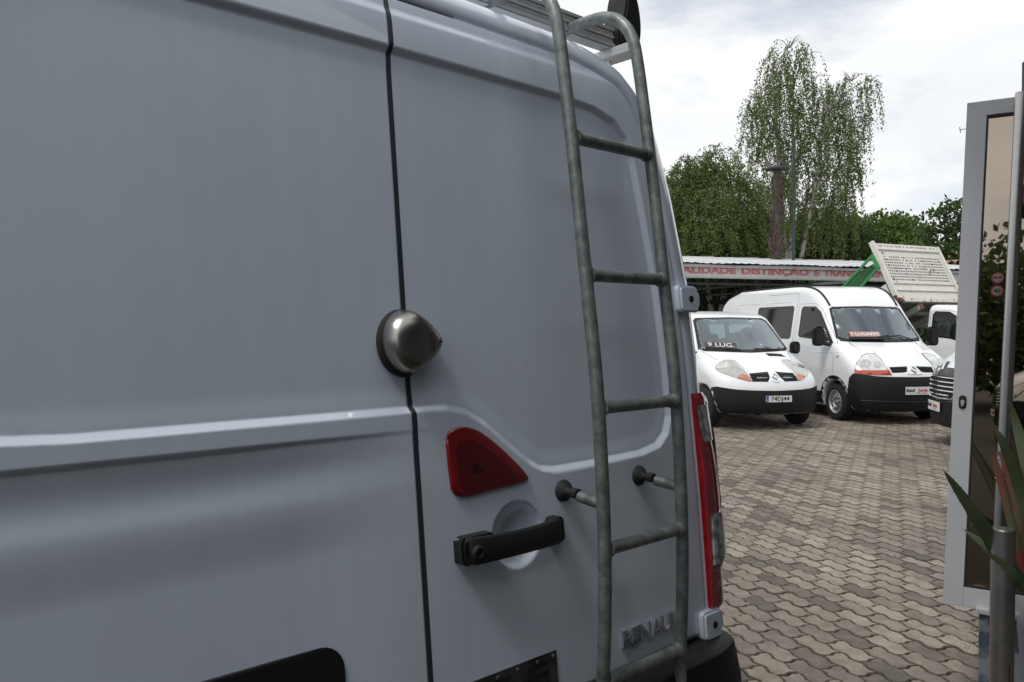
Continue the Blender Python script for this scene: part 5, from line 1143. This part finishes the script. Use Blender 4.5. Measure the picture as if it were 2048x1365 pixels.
for a in np.linspace(.6, LN - .6, 6):
    tr_ = MB().bar(CP(a, .2, 2.78), CP(a, 6.2, 2.78), .06).bar(CP(a, .2, 3.18), CP(a, 6.2, 3.80), .05)
    for k in range(6): tr_.bar(CP(a, .3 + k, 2.8), CP(a, .8 + k, 3.22 + .1 * k), .03).bar(CP(a, .8 + k, 3.22 + .1 * k), CP(a, 1.3 + k, 2.8), .03)
    tr_.build('roof_truss', mat('truss_dark', (.035, .035, .035), .7), cp, kind='stuff')
MB().bar(CP(0, .1, 2.80), CP(LN, .1, 2.80), .05).build('tie_beam', mat('truss_dark', (0, 0, 0)), cp)
MB().bar(CP(0, 6.2, 2.55), CP(LN, 6.2, 2.55), .06, .14).build('tie_beam', mat('truss_dark', (0, 0, 0)), cp)
MB().tube([CP(4.6, .35, 2.70), CP(5.5, .1, 2.86), CP(6.4, .0, 2.93)], .05, 8).build('drain_pipe', mat('pipe_grey', (.40, .40, .39), .5), cp, True)
LET = mat('faded_red_letters', (.40, .085, .10), .7, col2=(.50, .17, .18), vscale=2.5)
def fascia_text(txt, px0, px1):
    def aof(px):                       # distance along the fascia for a bearing
        tx = (px - 1024) / 1600; return (tx * A0.y - A0.x) / (cx_.x - tx * cx_.y)
    a0, a1 = aof(px0), aof(px1); o = text_obj(txt, .225, frame(CP(a0, -.034, 3.125), cx_, (0, 0, 1)), LET, cp, 'lettering', .003, .010, 'LEFT')
    xs = [v.co for v in o.data.vertices]; M = frame(CP(a0, -.034, 3.125), cx_, (0, 0, 1)); w_ = max((M.inverted() @ v).x for v in xs)
    o.data.transform(M @ Matrix.Diagonal(((a1 - a0) / w_, .95, 1, 1)) @ M.inverted())
fascia_text('QUALIDADE', 1322, 1470); fascia_text('DISTINÇÃO', 1480, 1616); fascia_text('E', 1626, 1637); fascia_text('TRANSPARÊNCIA', 1645, 1800)
# wall of the yard behind the carport, house with tiled roof edge
hs_ = empty('tiled_house', (18.5, 31, 0)); hs_['label'] = 'pale house wall with tiled roof edge behind the carport'; hs_['category'] = 'house'
MB().prism([(-5, -.5), (7, -.5), (7, 5), (-5, 5)], lambda a, b_, t: Vector((a, b_, t)), 0, 3.9).build('wall', mat('house_wall', (.55, .54, .51), .8, var=.08, vscale=1), hs_)
for k in range(46):
    x = -5.4 + k * .28; b = MB()
    b.tube([Vector((x, -1.0, 3.72 + .028 * k)), Vector((x, 5.4, 4.3 + .028 * k))], .13, 8, False)
    b.build('roof_tile', mat('roof_tile', (.42, .30, .22), .8, var=.25, vscale=2), hs_, True)
# ------------------------------------------------------------------ TREES
def leafmat(name, c1, c2, sc=.8):
    m = bpy.data.materials.new(name); m.use_nodes = True; nt = m.node_tree; p = nt.nodes['Principled BSDF']; L = nt.links.new
    a = nt.nodes.new('ShaderNodeAttribute'); a.attribute_name = 'tone'; r = nt.nodes.new('ShaderNodeValToRGB'); L(a.outputs['Fac'], r.inputs[0])
    r.color_ramp.elements[0].color = (*c1, 1); r.color_ramp.elements[1].color = (*c2, 1); L(r.outputs[0], p.inputs[0]); p.inputs['Roughness'].default_value = .65; p.inputs['Specular IOR Level'].default_value = .35
    tl = nt.nodes.new('ShaderNodeBsdfTranslucent'); L(r.outputs[0], tl.inputs[0]); x = nt.nodes.new('ShaderNodeMixShader'); x.inputs[0].default_value = .30
    L(p.outputs[0], x.inputs[1]); L(tl.outputs[0], x.inputs[2]); L(x.outputs[0], nt.nodes['Material Output'].inputs[0]); return m
def leaves(name, P, size, m, parent, tone=None, droop=False):
    n = len(P); q = rng.normal(size=(n, 3)); q /= np.linalg.norm(q, axis=1)[:, None]
    if droop: q[:, 2] = -np.abs(q[:, 2]) - .6; q /= np.linalg.norm(q, axis=1)[:, None]
    r = rng.normal(size=(n, 3)); s = np.cross(q, r); s /= np.linalg.norm(s, axis=1)[:, None]; sz = size * rng.uniform(.6, 1.35, n)[:, None]
    V = np.stack([P, P + q * sz * .5 + s * sz * .36, P + q * sz * 1.1, P + q * sz * .5 - s * sz * .36], 1).reshape(-1, 3)
    if tone is None: tone = rng.random(n)
    return fastmesh(name, V, [(0, 1, 2, 3)], n, 4, m, parent, np.clip(tone, 0, 1))
BARK = mat('birch_bark', (.42, .41, .38), .8, col2=(.09, .08, .07), vscale=4, thr=(.55, .62)); DBARK = mat('dark_bark', (.07, .06, .05), .9, var=.3)
def birch(loc, H, clusters, nstr, leafn, seedl, label, m, fan=.55, size=.085, strand=(.7, 2.2), jit=.05):
    t = empty('birch_tree', loc); t['label'] = label; t['category'] = 'tree'
    tk_ = MB(); stems = []
    for (dx, dy, hh, r0) in seedl:
        P = bez([(0, 0, 0), (dx * .15, dy * .15, hh * .28), (dx * .55, dy * .5, hh * .6), (dx, dy, hh)], 5); stems.append(P); tk_.tube(P, [r0 * (1 - .85 * i / (len(P) - 1)) for i in range(len(P))], 8)
    # limbs to the clusters
    br = MB(); S = []
    for (x, y, z, rx, ry, rz_) in clusters:
        Pst = min((p for s in stems for p in s if p.z < z), key=lambda p: (p - Vector((x, y, z - 1.3))).length); c = Vector((x, y, z))
        br.tube(bez([Pst, Pst.lerp(c, .5) + Vector((0, 0, .25)), c + Vector((0, 0, rz_ * .3))], 4), [.05 * (1 - .1 * i) for i in range(9)], 5)
        for k in range(7):
            d = Vector(rng.normal(size=3)); d.normalize(); e_ = c + Vector((d.x * rx, d.y * ry, abs(d.z) * rz_)); br.tube([c, c.lerp(e_, .5) + Vector((0, 0, .12)), e_], [.022, .015, .006], 4)
    tk_.build('trunk', BARK, t, True); br.build('limbs', BARK, t, True, kind='stuff')
    w_ = np.array([c[3] * c[5] for c in clusters]); w_ = w_ / w_.sum(); ci = rng.choice(len(clusters), nstr, p=w_); C = np.array(clusters)[ci]
    d = rng.normal(size=(nstr, 3)); d /= np.linalg.norm(d, axis=1)[:, None]; rr = rng.random(nstr)[:, None] ** .5; st = C[:, :3] + d * rr * C[:, 3:6]
    ln = rng.uniform(*strand, nstr); k = leafn; u_ = rng.random((nstr, k)); out = st[:, None, :].repeat(k, 1); ctr = np.array([0, 0])
    outw = d[:, :2] * .35; out[..., 0] += outw[:, :1] * u_ ** .5 + rng.normal(size=(nstr, k)) * jit; out[..., 1] += outw[:, 1:2] * u_ ** .5 + rng.normal(size=(nstr, k)) * jit; out[..., 2] -= u_ * ln[:, None]
    out[..., :2] += 0; ton = np.repeat(rng.random(nstr)[:, None], k, 1) * .6 + rng.random((nstr, k)) * .4
    leaves('crown', out.reshape(-1, 3), size, m, t, ton.ravel(), True); return t
LB = leafmat('birch_leaf', (.075, .105, .030), (.19, .24, .085)); LB2 = leafmat('birch_leaf_dense', (.055, .09, .022), (.155, .22, .055))
LD = leafmat('broad_leaf', (.050, .095, .014), (.13, .20, .035)); LM = leafmat('dark_broad_leaf', (.035, .064, .020), (.085, .14, .042))
# px/m at 34 m = 47
def pc(px, py, y, rx, rz, ry=None): return ((px - 1024) / 1600 * y, (654.5 - py) / 1600 * y + 1.7, rx, rz, ry or rx)
def cl(base, y, L, q=1): return [((p[0] - 1024) / 1600 * (y + p[4]) - base, p[4], 1.7 + (654.5 - p[1]) / 1600 * (y + p[4]), p[2] * q, max(.5, p[2] * .9) * q, p[3] * q) for p in L]
yb = 34; bx = (1578 - 1024) / 1600 * yb
CL = [(1575, 100, 1.0, .7, 0), (1545, 130, .9, .7, .5), (1610, 115, .8, .6, 0), (1560, 170, 1.3, .8, 0), (1620, 170, .9, .7, .6), (1520, 200, .9, .7, -.4), (1500, 225, .7, .6, 0), (1590, 230, 1.2, .9, 0),
      (1660, 190, 1.0, .6, .3), (1700, 165, 1.0, .6, 0), (1740, 165, .6, .4, 0), (1690, 215, 1.2, .9, .5), (1650, 250, 1.3, 1.0, 0), (1545, 270, 1.1, .8, .5), (1500, 290, .6, .7, 0), (1700, 270, .8, 1.1, 0), (1600, 310, 1.4, 1.0, .6),
      (1660, 340, 1.2, 1.1, 0), (1550, 350, 1.1, 1.1, -.5), (1700, 330, .6, .9, .2), (1640, 400, 1.1, 1.0, .4), (1580, 400, 1.3, 1.0, 0), (1680, 400, .7, 1.1, 0), (1520, 380, .7, .9, .4)]
birch((bx, yb, 0), 14, cl(bx, yb, CL, .80), 1150, 50, [(-.7, .2, 12.9, .22), (1.5, -.2, 10.8, .16), (.3, .5, 12.0, .15)], 'tall airy birch with hanging branches, highest tree behind the carport', LB, size=.075, strand=(.7, 2.9), jit=.035)
y2 = 29; b2x = (1430 - 1024) / 1600 * y2
CL2 = [(1375, 330, .6, .5, 0), (1350, 350, .5, .5, 0), (1430, 310, .8, .5, 0), (1400, 345, .9, .6, .3), (1455, 345, .8, .6, 0), (1370, 390, 1.1, .8, 0), (1430, 390, 1.2, .8, -.4), (1490, 380, .8, .6, 0), (1350, 440, 1.0, .9, 0), (1410, 450, 1.2, .9, -.6), (1470, 440, 1.2, .9, 0), (1525, 430, .9, .8, .3), (1510, 480, 1.0, .8, 0), (1440, 490, 1.3, .8, 0), (1370, 490, 1.2, .8, 0), (1330, 420, 1.0, 1.0, .5), (1300, 400, 1.2, 1.2, .8)]
birch((b2x, y2, 0), 9, cl(b2x, y2, CL2, .86), 2300, 44, [(-.8, 0, 7.2, .15), (.9, .2, 6.6, .13)], 'shorter dense birch just right of the near van, behind the carport', LB2, size=.066, strand=(.4, 1.3))
def broad(loc, L, y, n, m, label, size=.17, trunk=.2, nm='broadleaf_tree'):
    t = empty(nm, loc); t['label'] = label; t['category'] = 'tree'; C = cl(loc[0], y, L); tm = MB(); top = max(c[2] for c in C)
    P = bez([(0, 0, 0), (.1, 0, top * .35), (-.1, 0, top * .75)], 5); tm.tube(P, [trunk * (1 - .07 * i) for i in range(len(P))], 8); tm.build('trunk', DBARK, t, True); br = MB()
    for c in C: br.tube(bez([Vector((0, 0, top * .35)), Vector((c[0] * .5, c[1] * .5, c[2] * .75)), Vector(c[:3])], 3), .035, 5)
    br.build('limbs', DBARK, t, True, kind='stuff')
    C = np.array(C); w_ = (C[:, 3] * C[:, 3] * C[:, 5]); w_ /= w_.sum(); sub = 26; nsub = int(n / sub); ci = rng.choice(len(C), nsub, p=w_)
    d = rng.normal(size=(nsub, 3)); d /= np.linalg.norm(d, axis=1)[:, None]; rr = rng.random(nsub)[:, None] ** .33
    c0 = C[ci][:, :3] + d * rr * np.stack([C[ci][:, 3], C[ci][:, 4], C[ci][:, 5]], 1); Pp = c0[:, None] + rng.normal(size=(nsub, sub, 3)) * np.array([.20, .20, .11]) * (size / .17)
    ton = np.repeat(rng.random(nsub)[:, None], sub, 1) * .7 + rng.random((nsub, sub)) * .3
    leaves('crown', Pp.reshape(-1, 3), size, m, t, ton.ravel()); return t
broad(((1640 - 1024) / 1600 * 38, 38, 0), [(1620, 480, 2.0, 1.2, 0), (1660, 470, 1.8, 1.2, .6), (1590, 500, 1.8, 1.0, 0), (1690, 490, 1.5, 1.1, -.5), (1560, 490, 1.6, 1.1, 0), (1640, 450, 1.2, .8, 0), (1530, 500, 1.5, 1.0, 1)], 38, 14000, LM, 'dark round tree under the hanging branches of the tall birch')
broad(((1765 - 1024) / 1600 * 40, 40, 0), [(1740, 460, 1.7, .9, 0), (1780, 465, 1.6, .9, .4), (1720, 485, 1.7, 1.0, 0), (1815, 480, 1.1, .8, 0), (1760, 500, 2.4, 1.2, 0), (1820, 510, 1.6, 1.0, 0), (1700, 475, 1.0, .9, .3)], 40, 15000, LD, 'bright green rounded tree above the raised tipper bed')
broad(((1895 - 1024) / 1600 * 31, 31, 0), [(1885, 415, .8, .35, 0), (1915, 430, .9, .45, 0), (1865, 440, .6, .35, 0), (1850, 470, .5, .3, 0), (1890, 465, 1.0, .45, .4), (1930, 470, 1.0, .7, 0), (1870, 500, .8, .4, 0), (1910, 520, 1.1, .6, 0), (1950, 430, 1.2, .8, 0), (1900, 570, 1.2, .8, .3), (1980, 500, 1.4, 1.2, .3), (1925, 620, 1.2, .8, .3)], 31, 8500, LM, 'dark layered maple beside the open glass door', size=.15, trunk=.16)
# hedge seen under the carport
hp = []
hd = link('hedge', mesh([(0, 0, 0)], []), None, None, None, kind='stuff'); bpy.data.objects.remove(hd)
n = 60000; hx = rng.uniform(0, 22, n); P = np.stack([2 + hx, 29.0 + hx * .12 + rng.normal(size=n) * .45, 3.6 * rng.random(n) ** .9 + .35 * np.sin(hx * 1.3) * rng.random(n)], 1)
hdg = leaves('hedge', P, .13, LM, None); hdg['kind'] = 'stuff'
bwl = MB().prism([(1, 31.2), (26, 34.4), (26, 34.6), (1, 31.4)], lambda a, b_, t: Vector((a, b_, t)), 0, 4.15).build('boundary_wall', mat('wall_mossy', (.05, .055, .04), .9, var=.3), None, label='low dark wall behind the hedge and the carport', category='wall')
# ivy-wrapped chimney stack and green pole
ch = empty('chimney_stack', ((1553 - 1024) / 1600 * 27, 27, 0)); ch['label'] = 'tall masonry stack wrapped in dead creeper with a flat cap'; ch['category'] = 'chimney'
MB().lathe([(.15, 0), (.145, 4), (.135, 6.95), (0, 6.96)], (0, 0, 0), (0, 0, 1), 12).build('shaft', mat('stack_brick', (.085, .065, .052), .9, var=.45, vscale=7, bump=.6, bscale=15), ch, True)
MB().lathe([(0, 7.0), (.40, 7.0), (.40, 7.05), (0, 7.07)], (0, 0, 0), (0, 0, 1), 16).build('cap', mat('cap_grey', (.08, .08, .08), .8), ch)
MB().lathe([(.05, 6.9), (.05, 7.02)], (0, 0, 0), (0, 0, 1), 8).build('neck', mat('cap_grey', (0, 0, 0)), ch)
vi = MB()
for k in range(520):
    z = rng.uniform(.5, 6.6); a = rng.uniform(0, 2 * PI); r_ = .15 + rng.uniform(0, .09); da = rng.normal() * .9; dz = rng.uniform(-.5, .5)
    vi.tube([(r_ * math.cos(a + da * t) * (1 + .25 * math.sin(t * 3)), r_ * math.sin(a + da * t), z + dz * t) for t in (0, .35, .7, 1)], .011, 4, False)
vi.build('dead_creeper', mat('creeper_brown', (.10, .068, .055), .9, var=.4), ch, True, kind='stuff')
gp = MB().tube([(0, 0, 0), (0, 0, 4), (0, 0, 8.0)], [.06, .055, .045], 10).build('street_pole', mat('pole_green', (.025, .045, .038), .6), None, True, label='thin dark green pole standing beside the tall birch trunk', category='pole'); gp.location = ((1586 - 1024) / 1600 * 26.5, 26.5, 0)
# small flue pipe sticking up from the carport roof
# trees behind the photographer, seen in the bronze glass and in the paint
for i, (x, y, s) in enumerate([(-13.2, -21, 1.25), (-17.5, -19.5, 1.3), (-9.5, -23, 1.2), (-21, -14, 1.2), (-15.5, -25, 1.45), (-23, -6, 1.1), (-24, 6, 1.1), (-6, -26, 1.2)]):
    t = empty('broadleaf_tree', (x, y, 0)); t['label'] = 'dark round tree in the row mirrored in the bronze door glass'; t['category'] = 'tree'; t['group'] = 'trees behind the photographer'
    MB().tube([(0, 0, 0), (.1, 0, 1.6), (0, 0, 3.2)], [.2, .17, .1], 8).build('trunk', DBARK, t, True)
    n = 4500; d = rng.normal(size=(n, 3)); d /= np.linalg.norm(d, axis=1)[:, None]; rr = rng.random(n) ** .4; bumpy = 1 + .25 * np.sin(d[:, 0] * 5 + i) * np.cos(d[:, 2] * 6 + i)
    P = d * (rr * bumpy)[:, None] * np.array([2.6, 2.6, 2.2]) * s + np.array([0, 0, 2.4 * s]); leaves('crown', P, .28, LM, t)
